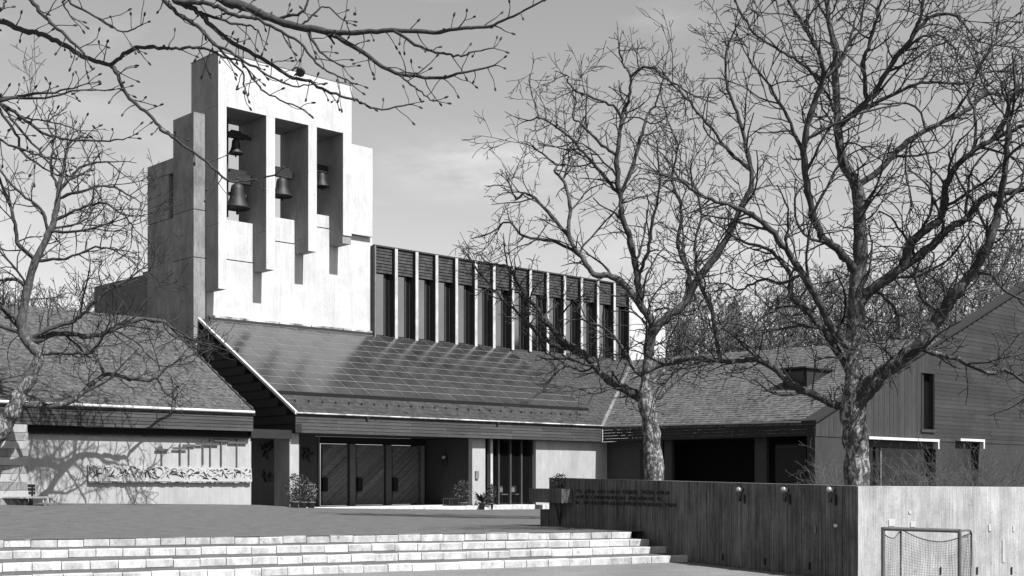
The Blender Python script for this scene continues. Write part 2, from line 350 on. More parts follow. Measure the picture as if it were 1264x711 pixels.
# flashing at the foot
for k in range(5):
    a0 = .45 + k * (aE - .5) / 5
    bbox('foot_flashing', a0, a0 + (aE - .5) / 5 - .05, 7.34, Wp - .002, 8.26 + rnd.uniform(-.01, .01), 8.35, worn_metal, tw)
bbox('foot_upstand', .45, aE, 7.30, 7.338, 8.0, 8.25, steel, tw)
bbox('foot_ledge', .45, aE, 7.24, 7.298, 8.0, 8.12, dull_metal, tw)
bbox('roof_coping', aL - .02, aR + .02, K - .02, BK + .02, ztop + .002, ztop + .04, dull_metal, tw)
# bells
def bell(u, vt, vb, wpx, b, label, beam=None):
    a = AU(u, b); wpx *= 1.0; p = Wd(a, b, 0); Y = p[1]; zt = ZV(vt, a, b); zb = ZV(vb, a, b); r = wpx / F * Y / 2; h = zt - zb
    t = thing('church_bell', label, 'bell', (p[0], p[1], zb), 'bells in the belfry')
    G().lathe((p[0], p[1], zb), [(r * .9, 0.02), (r, 0), (r * .93, h * .08), (r * .72, h * .25), (r * .58, h * .5), (r * .54, h * .75), (r * .46, h * .9), (r * .2, h * .99), (.02, h)], 28).o('bell_body', bronze, t, True)
    G().lathe((p[0], p[1], zb - h * .22), [(.02, 0), (r * .12, .03), (r * .12, h * .1), (.025, h * .15), (.02, h * .5)], 10).o('clapper', steel, t, True)
    yk = G(); yw = r * 1.25
    a0 = a; yk.box(a0 - yw, a0 + yw, b - .09, b + .09, zt + .0, zt + h * .36); yk.box(a0 - yw * .6, a0 + yw * .6, b - .07, b + .07, zt + h * .362, zt + h * .5)
    yk.o('yoke', dark_wood, t)
    x0, x1 = beam
    g = G(); g.box(x0, x1, b - .06, b + .06, zt + h * .08, zt + h * .08 + .1); g.o('axle', steel, t)
    g = G(); g.box(a + yw * .9, a + yw * .9 + .06, b - .5, b + .5, zt - h * .1, zt - h * .04)
    return t
bell(291, 171, 190, 18, 7.75, 'small upper bell in the left belfry bay of the tower', (bays[0][0], bays[0][1]))
bell(293, 226, 258, 31, 7.75, 'largest bell hanging low in the left belfry bay', (bays[0][0], bays[0][1]))
bell(348, 219, 243, 26, 7.75, 'medium bell in the middle belfry bay', (bays[1][0], bays[1][1]))
bell(397, 213, 231, 20, 7.75, 'bell half hidden in the right belfry bay', (bays[2][0], bays[2][1]))
g = G(); fr = bays[0]
for zz in (13.9, 16.6): g.box(fr[0], fr[1], 7.95, 8.1, zz, zz + .14)
g.box(fr[0] + .9, fr[0] + 1.0, 7.95, 8.1, 12.9, 17.3)
g.o('bell_frame', steel, tw)
# ================================================================ NAVE
nv = thing('church_nave', 'low dark roofed church hall with tall finned clerestory and boarded entrance doors beside the tower', 'church', Wd(9, 4, 0))
aX = 17.77; PIT = .582; ZE = 3.77
def zr(b): return ZE + PIT * b
aN = 28.4
# roof slab (main)
g = G(); P = [(0, 0), (aX, 0), (aN, (aN - aX) * .404 / PIT), (aN, Wp), (0, Wp)]
g.prism([Wd(a, b, zr(b) - .14) for a, b in P], [Wd(a, b, zr(b)) for a, b in P]); roof = g.o('roof', shingle_dark, nv)
# raised panel field
b0p, b1p, a1p = 1.42, 7.32, 18.2
g = G(); P = [(.06, b0p), (a1p, b0p), (a1p, b1p), (.06, b1p)]
g.prism([Wd(a, b, zr(b) + .002) for a, b in P], [Wd(a, b, zr(b) + .11) for a, b in P]); g.o('panel_base', panel_joint, roof)
NC, NR = 19, 10; cw = (a1p - .06) / NC; rh = (b1p - b0p) / NR; sl_ = math.sqrt(1 + PIT * PIT)
tm = []
for k in range(3):
    g = G(); wv = cw - .034; hv = (rh - .042) * sl_
    g.add([(0, 0, 0), (wv, 0, 0), (wv, hv, 0), (0, hv, 0), (0, 0, .010), (wv, 0, .010), (wv, hv, .007), (0, hv, .007)], BF); tm.append(meshdata('roof_tile', g.V, g.F, panel_dark))
pa = math.atan(PIT)
for r_ in range(NR):
    for c_ in range(NC):
        a = .06 + cw * c_ + .015; b = b0p + rh * r_ + .018
        link('roof_tile', tm[(r_ + c_) % 3], roof, Wd(a, b, zr(b) + .112), (pa + rnd.uniform(-.001, .001), rnd.uniform(-.001, .001), TH))
# black strip painted as the shadow line along the panel field edge
bbox('panel_shadow_strip', .06, a1p + .02, b0p - .05, b0p - .005, zr(b0p) - .06, zr(b0p) + .13, black, nv)
def shingles(poly, org, da, db, zf, na, nb, tw_, th_, m, parent, name='shingles', swap=False, lift=.024):
    """rows of small tiles on a sloping plane; poly clips them in (a,b)"""
    V = []; Fc = []
    def inside(x, y):
        c = False; n = len(poly); j = n - 1
        for i in range(n):
            xi, yi = poly[i]; xj, yj = poly[j]
            if (yi > y) != (yj > y) and x < (xj - xi) * (y - yi) / (yj - yi) + xi: c = not c
            j = i
        return c
    for j in range(nb):
        for i in range(na):
            s = (i + (.5 if j % 2 else 0)) * tw_; t = j * th_
            if swap: a, b, ea, eb = org[0] + t * da, org[1] + s * db, th_ * 1.05 * da, 0; fa, fb = 0, tw_ * .96 * db
            else: a, b, ea, eb = org[0] + s * da, org[1] + t * db, 0, th_ * 1.05 * db; fa, fb = tw_ * .96 * da, 0
            if not inside(a + (ea + fa) / 2, b + (eb + fb) / 2): continue
            l1 = lift + rnd.uniform(-.008, .008); l2 = rnd.uniform(.0, .01)
            q = [(a, b, l1), (a + fa, b + fb, l1 + rnd.uniform(-.008, .008)), (a + fa + ea, b + fb + eb, l2), (a + ea, b + eb, l2)]
            n = len(V)
            V += [Wd(x, y, zf(x, y) + h) for x, y, h in q] + [Wd(q[0][0], q[0][1], zf(q[0][0], q[0][1]) - .01), Wd(q[1][0], q[1][1], zf(q[1][0], q[1][1]) - .01)]
            Fc += [(n, n + 1, n + 2, n + 3), (n + 4, n + 5, n + 1, n)]
    o = obj(name, V, Fc, m, parent); o['kind'] = 'stuff'; return o
zm = lambda a, b: zr(b) + .004
shingles([(0.05, .02), (aX + .3, .02), (a1p + 1.0, b0p - .07), (0.05, b0p - .07)], (0.05, .02), 1, 1, zm, 60, 5, .33, .3, shingle_dark, nv)
shingles([(a1p + .05, .2), (aX + .4, .2), (aN, 7.25), (a1p + .05, 7.25)], (a1p + .05, .05), 1, 1, zm, 36, 28, .33, .28, shingle_dark, nv)
# snow guards
g = G()
for k in range(26): a = .5 + k * .66; g.box(a, a + .05, .78, .86, zr(.8), zr(.8) + .12)
g.o('snow_guard', steel, nv)['kind'] = 'stuff'
# verge trim + side wall at a=0
g = G(); g.prism([Wd(-.05, -.04, zr(0) - .05), Wd(.05, -.04, zr(0) - .05), Wd(.05, Wp, zr(Wp) - .05), Wd(-.05, Wp, zr(Wp) - .05)],
        [Wd(-.05, -.04, zr(0) + .07), Wd(.05, -.04, zr(0) + .07), Wd(.05, Wp, zr(Wp) + .07), Wd(-.05, Wp, zr(Wp) + .07)]); g.o('verge_trim', white_metal, nv)
NB = 14
for k in range(NB):    # lapped boards on the side, stepping back with the slope
    z0 = 3.0 + k * .36; z1 = z0 + .35
    bs0 = max(0.0, (z1 - ZE + .1) / PIT); 
    G().prism([Wd(.0, bs0, z0), Wd(.28, bs0, z0), Wd(.28, Wp + .0, z0), Wd(.0, Wp, z0)],
              [Wd(.03, bs0, z1), Wd(.28, bs0, z1), Wd(.28, Wp, z1), Wd(.03, Wp, z1)]).o('side_board', dark_wood, nv)
# eave fascia: six lapped rows, 4 m lengths
def fascia(a0, a1, b, z0, z1, rows, m, parent, seg=3.9):
    hz = (z1 - z0) / rows
    for r_ in range(rows):
        a = a0; off = (r_ % 2) * seg * .5
        while a < a1 - .05:
            e = min(a1, a + seg - off); off = 0
            za = z0 + hz * r_
            G().prism([Wd(a, b, za), Wd(e - .012, b, za), Wd(e - .012, b + .06, za), Wd(a, b + .06, za)],
                      [Wd(a, b + .014, za + hz - .012), Wd(e - .012, b + .014, za + hz - .012), Wd(e - .012, b + .06, za + hz - .012), Wd(a, b + .06, za + hz - .012)]).o('fascia_board', m, parent)
            a = e
fascia(0, aX, 0, 3.0, 3.68, 5, fascia_wood, nv)
bbox('eave_beam', 0.0, aX, .063, .2, 2.98, 3.60, dark_wood, nv)
bbox('soffit', 0.03, aX, .2, 3.4, 3.02, 3.08, dark_wood, nv)
def gutter(P, Q, r, m, parent):
    t = Tubes(); P = np.array(P); Q = np.array(Q); t.add([P, (P + Q) / 2, Q], [r] * 3, 8); return t.o('gutter', m, parent)
gutter(Wd(0, -.06, 3.77), Wd(aX, -.06, 3.77), .034, worn_metal, nv)
g = G()
for a in (3.4, 10.7): g.box(a, a + .12, -.1, 0, 3.66, 3.76)
g.o('gutter_outlet', steel, nv)
# walls of the porch
zb_ = -.5
DB = 3.5
ad0, ad1 = AU(394, DB), AU(524, DB)
aC0 = AU(357.5, .35); aC1 = AU(369, .35)
bbox('column', aC0, aC1, .35, 1.45, zb_, 3.0, plaster, nv)
bbox('porch_wall', AU(313, 3.0) - 1.5, ad0 - .08, DB, DB + .3, zb_, 3.02, post_wood, nv)
bbox('door_frame', ad0 - .08, ad0, DB - .06, DB + .2, 0, 3.02, door_wood, nv)
bbox('lintel', ad0 + .002, ad1, DB - .02, DB + .25, 2.72, 3.02, black, nv)
for (ua, ub) in ((397, 429), (440, 474), (484, 517)):
    a0, a1 = AU(ua, DB), AU(ub, DB); z0, z1 = .03, 2.70; wdt = a1 - a0
    d = G().box(a0, a1, DB + .02, DB + .08, z0, z1).o('door', door_wood, nv)
    # diagonal boards clipped to the leaf rectangle
    s = -wdt; k = 0
    hgt_ = z1 - z0; sl2 = .78
    while s < hgt_:
        wv = rnd.choice((.09, .14, .2, .26)); lo, hi = s, s + wv - .012
        def clip(val):   # line z = z0+val + sl2*(a-a0) ...
            return val
        pts = []
        poly = [(a0 + .03, z0 + lo), (a1 - .03, z0 + lo + sl2 * wdt), (a1 - .03, z0 + hi + sl2 * wdt), (a0 + .03, z0 + hi)]
        def cl(poly, f, ip):
            o_ = []
            for i in range(len(poly)):
                p, q = poly[i], poly[(i + 1) % len(poly)]; fp, fq = f(p), f(q)
                if fp >= 0: o_.append(p)
                if (fp >= 0) != (fq >= 0): t = fp / (fp - fq); o_.append((p[0] + (q[0] - p[0]) * t, p[1] + (q[1] - p[1]) * t))
            return o_
        poly = cl(poly, lambda p: p[1] - z0 - .03, 0); 
        if poly: poly = cl(poly, lambda p: z1 - .03 - p[1], 0)
        if len(poly) >= 3:
            th = rnd.choice((.018, .03, .045))
            G().prism([Wd(a, DB + .018, z) for a, z in poly], [Wd(a, DB + .018 - th, z) for a, z in poly]).o('door_board', door_wood, d)
        s += wv; k += 1
    hb = G().box(a0 - .02, a0 + .22, DB - .16, DB - .03, ZV(606.5, a0, DB), ZV(589.5, a0, DB)).o('handle', black, d)
for (ua, ub) in ((431, 438), (475.5, 482.5), (518.5, 523)):
    bbox('door_post', AU(ua, DB), AU(ub, DB), DB - .06, DB + .2, 0, 2.72, door_wood, nv)
aS0, aS1 = AU(583, .35), AU(599, .35)
bbox('porch_side_wall', aS0, aS0 + .25, .602, DB + .3, zb_, 3.0, post_wood, nv)
bbox('pier', aS0, aS1, .35, .6, zb_, 3.0, plaster, nv)
bbox('letter_box', AU(587, .3), AU(591, .3), .28, .348, ZU(588, 591, .3), ZU(588, 581.5, .3), dull_metal, nv)
bbox('threshold', AU(384, -.1), AU(660, -.1), -.12, DB, -.42, .0, step_white, nv)
# glazed bay
ag0, ag1 = AU(604.5, .6), AU(660, .6)
for u, wm, m_ in ((601, .10, dark_wood), (605.5, .14, fin_white), (614.5, .1, post_wood), (629, .1, post_wood), (642.6, .1, post_wood), (657.4, .16, post_wood)):
    a = AU(u, .6); bbox('mullion', a - wm / 2, a + wm / 2, .52, .66, -.1, 3.0, m_, nv)
us = [607, 614.5, 629, 642.6, 657.4]
for i in range(4):
    bbox('pane', AU(us[i], .6) + .05, AU(us[i + 1], .6) - .05, .585, .595, 0, 2.99, window_glass, nv)
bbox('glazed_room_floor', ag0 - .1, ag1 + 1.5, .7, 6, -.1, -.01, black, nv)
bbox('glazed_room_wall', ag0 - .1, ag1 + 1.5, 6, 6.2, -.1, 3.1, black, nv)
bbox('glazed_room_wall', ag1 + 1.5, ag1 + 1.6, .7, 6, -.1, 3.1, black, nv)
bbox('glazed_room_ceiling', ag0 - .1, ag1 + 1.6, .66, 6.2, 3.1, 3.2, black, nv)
aw0, aw1 = AU(661.5, .35), aX + .9
bbox('lit_wall', aw0, aw1, .35, .6, zb_, 3.0, plaster, nv)
bbox('plinth_ledge', aw0 - .02, aX + .3, -.12, .34, -.5, -.02, step_white, nv)
# interior chairs
def chair(u, label):
    b = 1.5; a = AU(u, b); p = Wd(a, b, 0); t = thing('chair', label, 'chair', (p[0], p[1], 0), 'chairs behind the glazing')
    bbox('seat', a - .21, a + .21, b - .2, b + .22, .44, .48, plaster, t)
    g = G(); g.box(a - .21, a + .21, b + .2, b + .24, .56, .86); g.o('backrest', white_metal, t)
    for da in (-.2, .17):
        for db in (-.19, .18): bbox('leg', a + da, a + da + .03, b + db, b + db + .03, -.01, .55 if db > 0 else .44, steel, t)
chair(620, 'pale chair behind the glazed porch window, nearer the light post')
chair(637, 'pale chair behind the glazed porch window, right of the other')
# wall lamp on porch side
t = thing('porch_lamp', 'small dark lamp on the shaded porch side wall', 'lamp', Wd(aS0, 1.6, 1.9))
bbl = BU(551, aS0)
zl_ = ZV(568, aS0, bbl)
bbox('lamp_bracket', aS0 - .08, aS0 - .003, bbl - .05, bbl + .05, zl_ - .1, zl_ + .1, steel, t)
bbox('lamp_shade', aS0 - .22, aS0 - .083, bbl - .13, bbl + .13, zl_ - .28, zl_ + .05, steel, t)
G().lathe(Wd(aS0 - .15, bbl + .0, zl_ + .06), [(.06, 0), (.1, .05), (.08, .12), (.02, .16)], 12).o('lamp_glass', plaster, t, True)
# leaf reliefs on porch wall
def spray(u, v, r, b):
    a = AU(u, b); z = ZU(u, v, b); tb = Tubes()
    for k in range(11):
        t0 = rnd.uniform(0, 6.28); L_ = r * rnd.uniform(.6, 1.1); cv = rnd.uniform(-1.5, 1.5); P = []; aa, zz = a + rnd.uniform(-.1, .1), z + rnd.uniform(-.1, .1)
        for s in range(6): P.append(Wd(aa, b - .05, zz)); aa += math.cos(t0) * L_ / 5; zz += math.sin(t0) * L_ / 5; t0 += cv / 5
        tb.add(P, [.03, .055, .06, .05, .035, .008], 5)
    tb.o('leaf_relief', sculpt_dark, nv)
spray(331, 557, .42, DB); spray(331, 592, .42, DB); spray(379, 560, .4, DB)
# clerestory
zc0, zc1, zsp = 8.12, 12.55, 11.25
bw_ = 7.62
cl0 = aE + .02
G().box(cl0, aN, bw_ + .08, 16.5, 7.0, zc1 - .05).o('clerestory_body', brick_side, nv)
us = [466.5, 489, 514.4, 539, 563.5, 587.5, 609.8, 633, 654.7, 676, 697, 718, 738, 758.5, 777.5]
fa = [AU(u, 7.22) for u in us]; fa = [x - .0 for x in fa]
for k, a in enumerate(fa):
    f = bbox('fin', a - .085 if k else a - .25, a + .085 if k else a - .10, 7.22, bw_ + .05, zc0 - .05, zc1 - .05, fin_dark, nv)  # fin body coloured dark to stand for the shade on its side
    bbox('lit_fin_edge', a - .087 if k else a - .2, a + .087 if k else a - .13, 7.195, 7.218, zc0 - .05, zc1 - .06, fin_white if k else dull_metal, f)  # pale strip painted as the sunlit front of the fin
for k in range(14):
    a0, a1 = fa[k] + (.09 if k else -.09), fa[k + 1] - .09
    g = G(); nr = 8; hz = (zc1 - .06 - zsp) / nr
    for r_ in range(nr):
        z = zsp + r_ * hz; o1 = rnd.uniform(-.004, .004)
        g.prism([Wd(a0, bw_ - .20 + o1, z), Wd(a1, bw_ - .20 + o1, z), Wd(a1, bw_ - .12, z), Wd(a0, bw_ - .12, z)],
                [Wd(a0, bw_ - .165, z + hz), Wd(a1, bw_ - .165, z + hz), Wd(a1, bw_ - .12, z + hz), Wd(a0, bw_ - .12, z + hz)])
    g.o('spandrel', shingle_dark, nv)
    wn_ = bbox('window', a0, a1, bw_ + .02, bw_ + .07, zc0, zsp, fin_dark, nv)
    aa = a0 + (a1 - a0) * .70
    bbox('pane', a0 + .05, aa - .04, bw_ - .0, bw_ + .018, zc0 + .12, zsp - .0, glass_grey, wn_)
    bbox('mullion', aa - .03, aa + .05, bw_ - .03, bw_ + .018, zc0, zsp, fin_dark, wn_)
    bbox('pane', aa + .06, a1 - .05, bw_ + .0, bw_ + .017, zc0 + .12, zsp, glass_dark, wn_)
    bbox('sill', a0 + .005, a1 - .005, bw_ - .3, bw_ - .002, zc0 - .1, zc0 + .02, fascia_wood, nv)
bbox('parapet_coping', cl0, aN + .1, 7.37, 16.6, zc1 - .045, zc1 + .03, fin_dark, nv)
# end blocks of the nave
bbox('end_block', aN + .12, AU(808, 7.6), 7.6, 10, 5, ZU(795, 374, 7.6), white_conc, nv)
bbox('end_block', AU(808, 7.6) + .003, AU(822, 7.6), 7.65, 10, 5, ZU(815, 402, 7.6), white_conc, nv)
# lower nave side wall left of the tower
z4 = ZV(336, aS, BU(176, aS))
b4 = BU(176, aS); b5 = BU(116, aS)
bbox('side_wall', aS + .01, 9, b3 + .003, b4, 0, z4 + .0, brick_side, nv)
bbox('side_wall', aS + .012, 9, b4 + .003, b5, 0, ZV(354, aS, b5), brick_side, nv)
bbox('side_wall', aS + .02, aS + .4, Wp + .02, b3, 0, 6.998, brick_side, nv)
# ================================================================ LEFT WING
lw = thing('left_wing', 'low wing with shingled roof, boarded eave and sunlit concrete wall left of the tower', 'building', Wd(-10, 3, 0))
av = AU(313, 0)
aL0 = -27
ZEL = 3.75
zf = lambda a, b: ZEL + .577 * b
g = G(); P = [(aL0, -.02), (av, -.02), (av, 7.3), (aL0, 7.3)]
g.prism([Wd(a, b, zf(a, b) - .15) for a, b in P], [Wd(a, b, zf(a, b)) for a, b in P]); g.o('roof', shingle_brown, lw)
g = G(); P = [(aL0, 7.3), (av, 7.3), (av, 15), (aL0, 15)]
g.prism([Wd(a, b, ZEL + .577 * (14.6 - b) - .15) for a, b in P], [Wd(a, b, ZEL + .577 * (14.6 - b)) for a, b in P]); g.o('rear_roof', shingle_brown, lw)
shingles([(aL0, 0), (av, 0), (av, 7.25), (aL0, 7.25)], (aL0, 0), 1, 1, zf, 76, 28, .33, .26, shingle_brown, lw)
g = G(); g.prism([Wd(av - .02, -.03, zf(0, 0) - .16), Wd(av + .05, -.03, zf(0, 0) - .16), Wd(av + .05, 7.3, zf(0, 7.3) - .16), Wd(av - .02, 7.3, zf(0, 7.3) - .16)],
                 [Wd(av - .02, -.03, zf(0, 0) + .05), Wd(av + .05, -.03, zf(0, 0) + .05), Wd(av + .05, 7.3, zf(0, 7.3) + .05), Wd(av - .02, 7.3, zf(0, 7.3) + .05)]); g.o('verge_board', dark_wood, lw)
fascia(aL0, av, 0, 3.0, 3.62, 5, fascia_wood, lw)
bbox('eave_beam', aL0, av, .063, .2, 2.99, 3.58, dark_wood, lw)
gutter(Wd(aL0, -.06, 3.72), Wd(av, -.06, 3.72), .055, white_metal, lw)
bbox('eave_shadow_block', aL0, av - .1, .25, 6, 2.77, 2.98, black, lw)  # black block put in as the shade under the eave
bbox('eave_shadow_strip', aL0, av - .05, .2, .34, 2.70, 2.82, black, lw)  # black strip painted as the eave shadow above the wall
awl, awr = AU(38, .35), AU(310, .35)
bbox('wall', awl - 14, awr, .35, .65, -.4, 2.76, plaster, lw)
bbox('end_wall', av - .4, av - .2, .7, 7, -.4, 3.4, dark_wood, lw)
bbox('link_beam', av + .06, -.02, .25, .6, 2.75, 3.1, dark_wood, lw)
# relief frieze with crosses
rf = thing('relief_frieze', 'sculpted relief frieze with seven crosses on the sunlit wall of the left wing', 'relief', Wd(AU(208, .3), .3, ZU(208, 595, .3)))
a0, a1 = AU(108, .3), AU(309.5, .3)
z0r, z1r = ZU(108, 594, .3), ZU(108, 574, .3)
z0e, z1e = ZU(309, 594.5, .3), ZU(309, 578, .3)
g = G(); g.prism([Wd(a0, .20, z0r), Wd(a1, .20, z0e), Wd(a1, .345, z0e), Wd(a0, .345, z0r)], [Wd(a0, .25, z1r), Wd(a1, .25, z1e), Wd(a1, .345, z1e), Wd(a0, .345, z1r)])
band = g.o('frieze_band', plaster, rf)
fl, fd = Tubes(), Tubes()
for k in range(120):
    t = (k + rnd.random()) / 120; a = a0 + (a1 - a0) * t; zl0 = z0r + (z0e - z0r) * t; zh = z1r + (z1e - z1r) * t
    L_ = rnd.uniform(.2, .5); th_ = rnd.uniform(0, 3.14); cv = rnd.uniform(-2.2, 2.2); x_, z_ = a, rnd.uniform(zl0 + .1, zh - .1); P_ = []
    for q_ in range(6):
        P_.append(Wd(min(max(x_, a0 + .05), a1 - .05), .20 + .05 * (z_ - zl0) / (zh - zl0) - .012, min(max(z_, zl0 + .05), zh - .05))); x_ += math.cos(th_) * L_ / 5; z_ += math.sin(th_) * L_ / 5; th_ += cv / 5
    (fl if k % 3 else fd).add(P_, [.012, .026, .032, .03, .022, .010] if k % 3 else [.010, .022, .028, .026, .018, .008], 6)
fl.o('relief_figures', plaster, band)['kind'] = 'stuff'; fd.o('relief_figures', sculpt_dark, band)['kind'] = 'stuff'
g = G()
for k in range(40):
    t = (k + rnd.random() * .6) / 40; a = a0 + (a1 - a0) * t; zl0 = z0r + (z0e - z0r) * t
    g.box(a, a + rnd.uniform(.1, .2), .215 + rnd.uniform(-.02, .02), .345, zl0 - rnd.uniform(.02, .06), zl0 - .002)
g.o('frieze_lower_edge', sculpt, band)
crs = [(200.4, 550, 574, 192, 208, 555.5), (222.8, 547, 574, 213, 231, 553.5), (234, 544, 573.5, 226, 241, 550), (251, 543, 573, 241.5, 250, 548),
       (260.5, 542.5, 575, 251.5, 270, 548.5), (273.8, 542.5, 575, 265, 281, 543.6), (293.2, 540.8, 578, 282, 305, 546.5)]
for i, (u, va, vb, ua, ub, vc) in enumerate(crs):
    a = AU(u, .25); off = -.02 + .022 * (i % 2)
    c = G().box(a - .024, a + .024, .27 - off, .30 - off, ZV(vb + 1, a, .25), ZV(va, a, .25)).o('cross', cross_mat, rf)
    x0, x1 = AU(ua, .25), AU(ub, .25); z = ZV(vc, a, .25)
    G().box(x0, x1, .255 - off, .268 - off, z - .045, z + .045).o('crossbar', cross_mat, c)
# brick pier + bench at far left
pr = thing('brick_pier', 'pale banded stone pier at the left end of the wing behind the bench', 'pier', PX(12, 620, 43))
for k in range(11):
    z0 = .0 + k * .27; d_ = rnd.uniform(-.02, .02)
    G().box(AU(-4, -.9), AU(34.5, -.9) + d_, -.9, .3, z0, z0 + .255).o('stone', shade_conc if k % 2 else plaster, pr)
bn = thing('garden_bench', 'dark slatted bench standing on the forecourt at the left edge of the picture', 'bench', PX(20, 626, 41.5))
Yb = 41.5
def bnp(u, v, dy=0): 
    p = PX(u, v, Yb); return (p[0], p[1] + dy, p[2])
for dy in (-.24, -.08, .08, .24): 
    p, q = bnp(-25, 613), bnp(61, 613); G().wbox(p[0], q[0], Yb + dy - .065, Yb + dy + .065, p[2] - .05, p[2]).o('seat_slat', sculpt, bn)
for vz in (600, 604.5, 609): 
    p, q = bnp(-25, vz - 1), bnp(38, vz - 1); G().wbox(p[0], q[0], Yb + .34, Yb + .38, p[2] - .07, p[2] + .03).o('back_slat', dark_wood, bn)
zg = PX(0, 626, Yb)[2]
for u in (-20, 3, 34, 59):
    for dy in (-.22, .22):
        p = bnp(u, 613); G().wbox(p[0] - .03, p[0] + .03, Yb + dy - .03, Yb + dy + .03, zg - .05, p[2] - .051).o('leg', steel if u < 50 else dull_metal, bn)
for u in (3, 34):
    p = bnp(u, 613); G().wbox(p[0] - .025, p[0] + .025, Yb + .381, Yb + .42, zg - .02, PX(0, 598, Yb)[2]).o('back_post', steel, bn)
# ================================================================ RIGHT WING
rw = thing('right_wing', 'low right wing with shingled roof, small dormer and deep shaded openings behind the garden wall', 'building', Wd(22, -6, 0))
SL2 = .404; BG = -12.06; AR = 28.5
def zw(a, b=0): return 3.75 + SL2 * (a - aX) + .012 * b
bv = lambda a: (a - aX) * SL2 / PIT
g = G(); P = [(aX, BG), (AR, BG), (AR, bv(AR)), (aX, 0)]
g.prism([Wd(a, b, zw(a, b) - .16) for a, b in P], [Wd(a, b, zw(a, b)) for a, b in P]); g.o('roof', shingle_light, rw)
g = G(); P = [(AR, BG), (AR + 9, BG + .0), (AR + 9, bv(AR)), (AR, bv(AR))]
g.prism([Wd(a, b, zw(2 * AR - a, b) - .16) for a, b in P], [Wd(a, b, zw(2 * AR - a, b)) for a, b in P]); g.o('rear_roof', shingle_light, rw)
shingles([(aX, BG), (AR, BG), (AR, bv(AR)), (aX, .0)], (aX - .02, BG), 1, 1, zw, 62, 40, .33, .27, shingle_light, rw, swap=True)
g = G(); g.bar(Wd(aX, .0, 3.80), Wd(AR, bv(AR), zw(AR) + .08), .16, .05); g.o('valley_flashing', dull_metal, rw)
# eave fascia facing -a
hz = .14
for r_ in range(5):
    z0 = 3.0 + hz * r_
    for s in range(3):
        b0_, b1_ = BG + s * 4.02, BG + (s + 1) * 4.02 - .012
        G().prism([Wd(aX, b0_, z0), Wd(aX + .05, b0_, z0), Wd(aX + .05, b1_, z0), Wd(aX, b1_, z0)],
                  [Wd(aX + .02, b0_, z0 + hz - .01), Wd(aX + .05, b0_, z0 + hz - .01), Wd(aX + .05, b1_, z0 + hz - .01), Wd(aX + .02, b1_, z0 + hz - .01)]).o('fascia_board', dark_wood, rw)
g = G(); g.prism([Wd(aX - .08, BG, 3.56), Wd(aX + .0, BG, 3.56), Wd(aX, -.02, 3.71), Wd(aX - .08, -.02, 3.71)], [Wd(aX - .08, BG, 3.62), Wd(aX, BG, 3.62), Wd(aX, -.02, 3.77), Wd(aX - .08, -.02, 3.77)]); g.o('gutter', fin_white, rw)
bbox('soffit', aX + .06, aX + 2.5, BG + .35, -.1, 3.02, 3.08, dark_wood, rw)
aq = aX + .7
def seg(u0, u1, name, m, da=0, z1=3.01, z0=-.3, dep=.2): 
    bb = sorted((BU(u0, aq + da), BU(u1, aq + da))); bbox(name, aq + da, aq + da + dep, bb[0], bb[1], z0, z1, m, rw)
seg(746, 818, 'wall', post_wood, .0); seg(820, 829, 'post', post_wood, -.1)
seg(790, 803, 'niche_panel', dark_wood, -.03, 2.6, -.2, .025)
seg(931.5, 946, 'post', post_wood, -.1); seg(957, 995, 'door', dark_wood, .1, 2.7); seg(958, 994, 'door_transom', post_wood, .05, 2.62, 2.55, .04)
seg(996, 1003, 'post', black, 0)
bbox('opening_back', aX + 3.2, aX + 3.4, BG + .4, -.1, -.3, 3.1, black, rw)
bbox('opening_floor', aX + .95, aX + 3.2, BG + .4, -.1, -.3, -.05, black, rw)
# dormer
def hit(u, v):
    kx = (u - CU) / F; kz = (HV - v) / F
    # a,b unknown: OX+a CT-b ST = kx Y ; 1.15+kz Y = zw ; Y=OY+a ST+b CT
    M = np.array([[CT - kx * ST, -ST - kx * CT], [kz * ST - SL2, kz * CT - .012]]); r_ = np.array([kx * OY - OX, 3.75 - SL2 * aX - EYE - kz * OY])
    return np.linalg.solve(M, r_)
da_, db_ = hit(996, 478)
db2 = hit(975, 474)[1]
dr = thing('roof_dormer', 'small dark wedge-shaped dormer on the right wing roof beside the large tree', 'dormer', Wd(da_, db_, zw(da_, db_)))
hd = .88; ex = hd / SL2
z0 = zw(da_, db_)
g = G(); T0 = [(da_, db_, z0 - .05), (da_ + ex, db_, z0 + hd), (da_, db_, z0 + hd)]
wdm = max(1.2, db2 - db_)
g.prism([Wd(*p) for p in T0], [Wd(p[0], p[1] + wdm, p[2]) for p in T0]); g.o('dormer_body', dark_wood, dr)
G().box(da_ - .25, da_ + ex * .97, db_ - .12, db_ + wdm + .12, z0 + hd + .002, z0 + hd + .07).o('dormer_roof', fin_dark, dr)
G().box(da_ - .03, da_ - .004, db_ + .15, db_ + wdm - .15, z0 + .2, z0 + hd - .12).o('dormer_window', glass_dark, dr)
# ---- gable house
gh = thing('gable_house', 'dark timber gabled house with slit window and white window ledges at the right edge', 'house', Wd(28, BG, 0))
aG0, aG1 = aX + .02, 42.0
zg2 = lambda a: 3.56 + .392 * (a - aX)
zled = ZU(1110, 543.5, BG)
# verge
g = G(); g.prism([Wd(aX - .1, BG - .12, zg2(aX - .1)), Wd(aG1, BG - .12, zg2(aG1)), Wd(aG1, BG + .6, zg2(aG1)), Wd(aX - .1, BG + .6, zg2(aX - .1))],
                 [Wd(aX - .1, BG - .12, zg2(aX - .1) + .12), Wd(aG1, BG - .12, zg2(aG1) + .12), Wd(aG1, BG + .6, zg2(aG1) + .12), Wd(aX - .1, BG + .6, zg2(aX - .1) + .12)]); g.o('verge', dark_wood, gh)
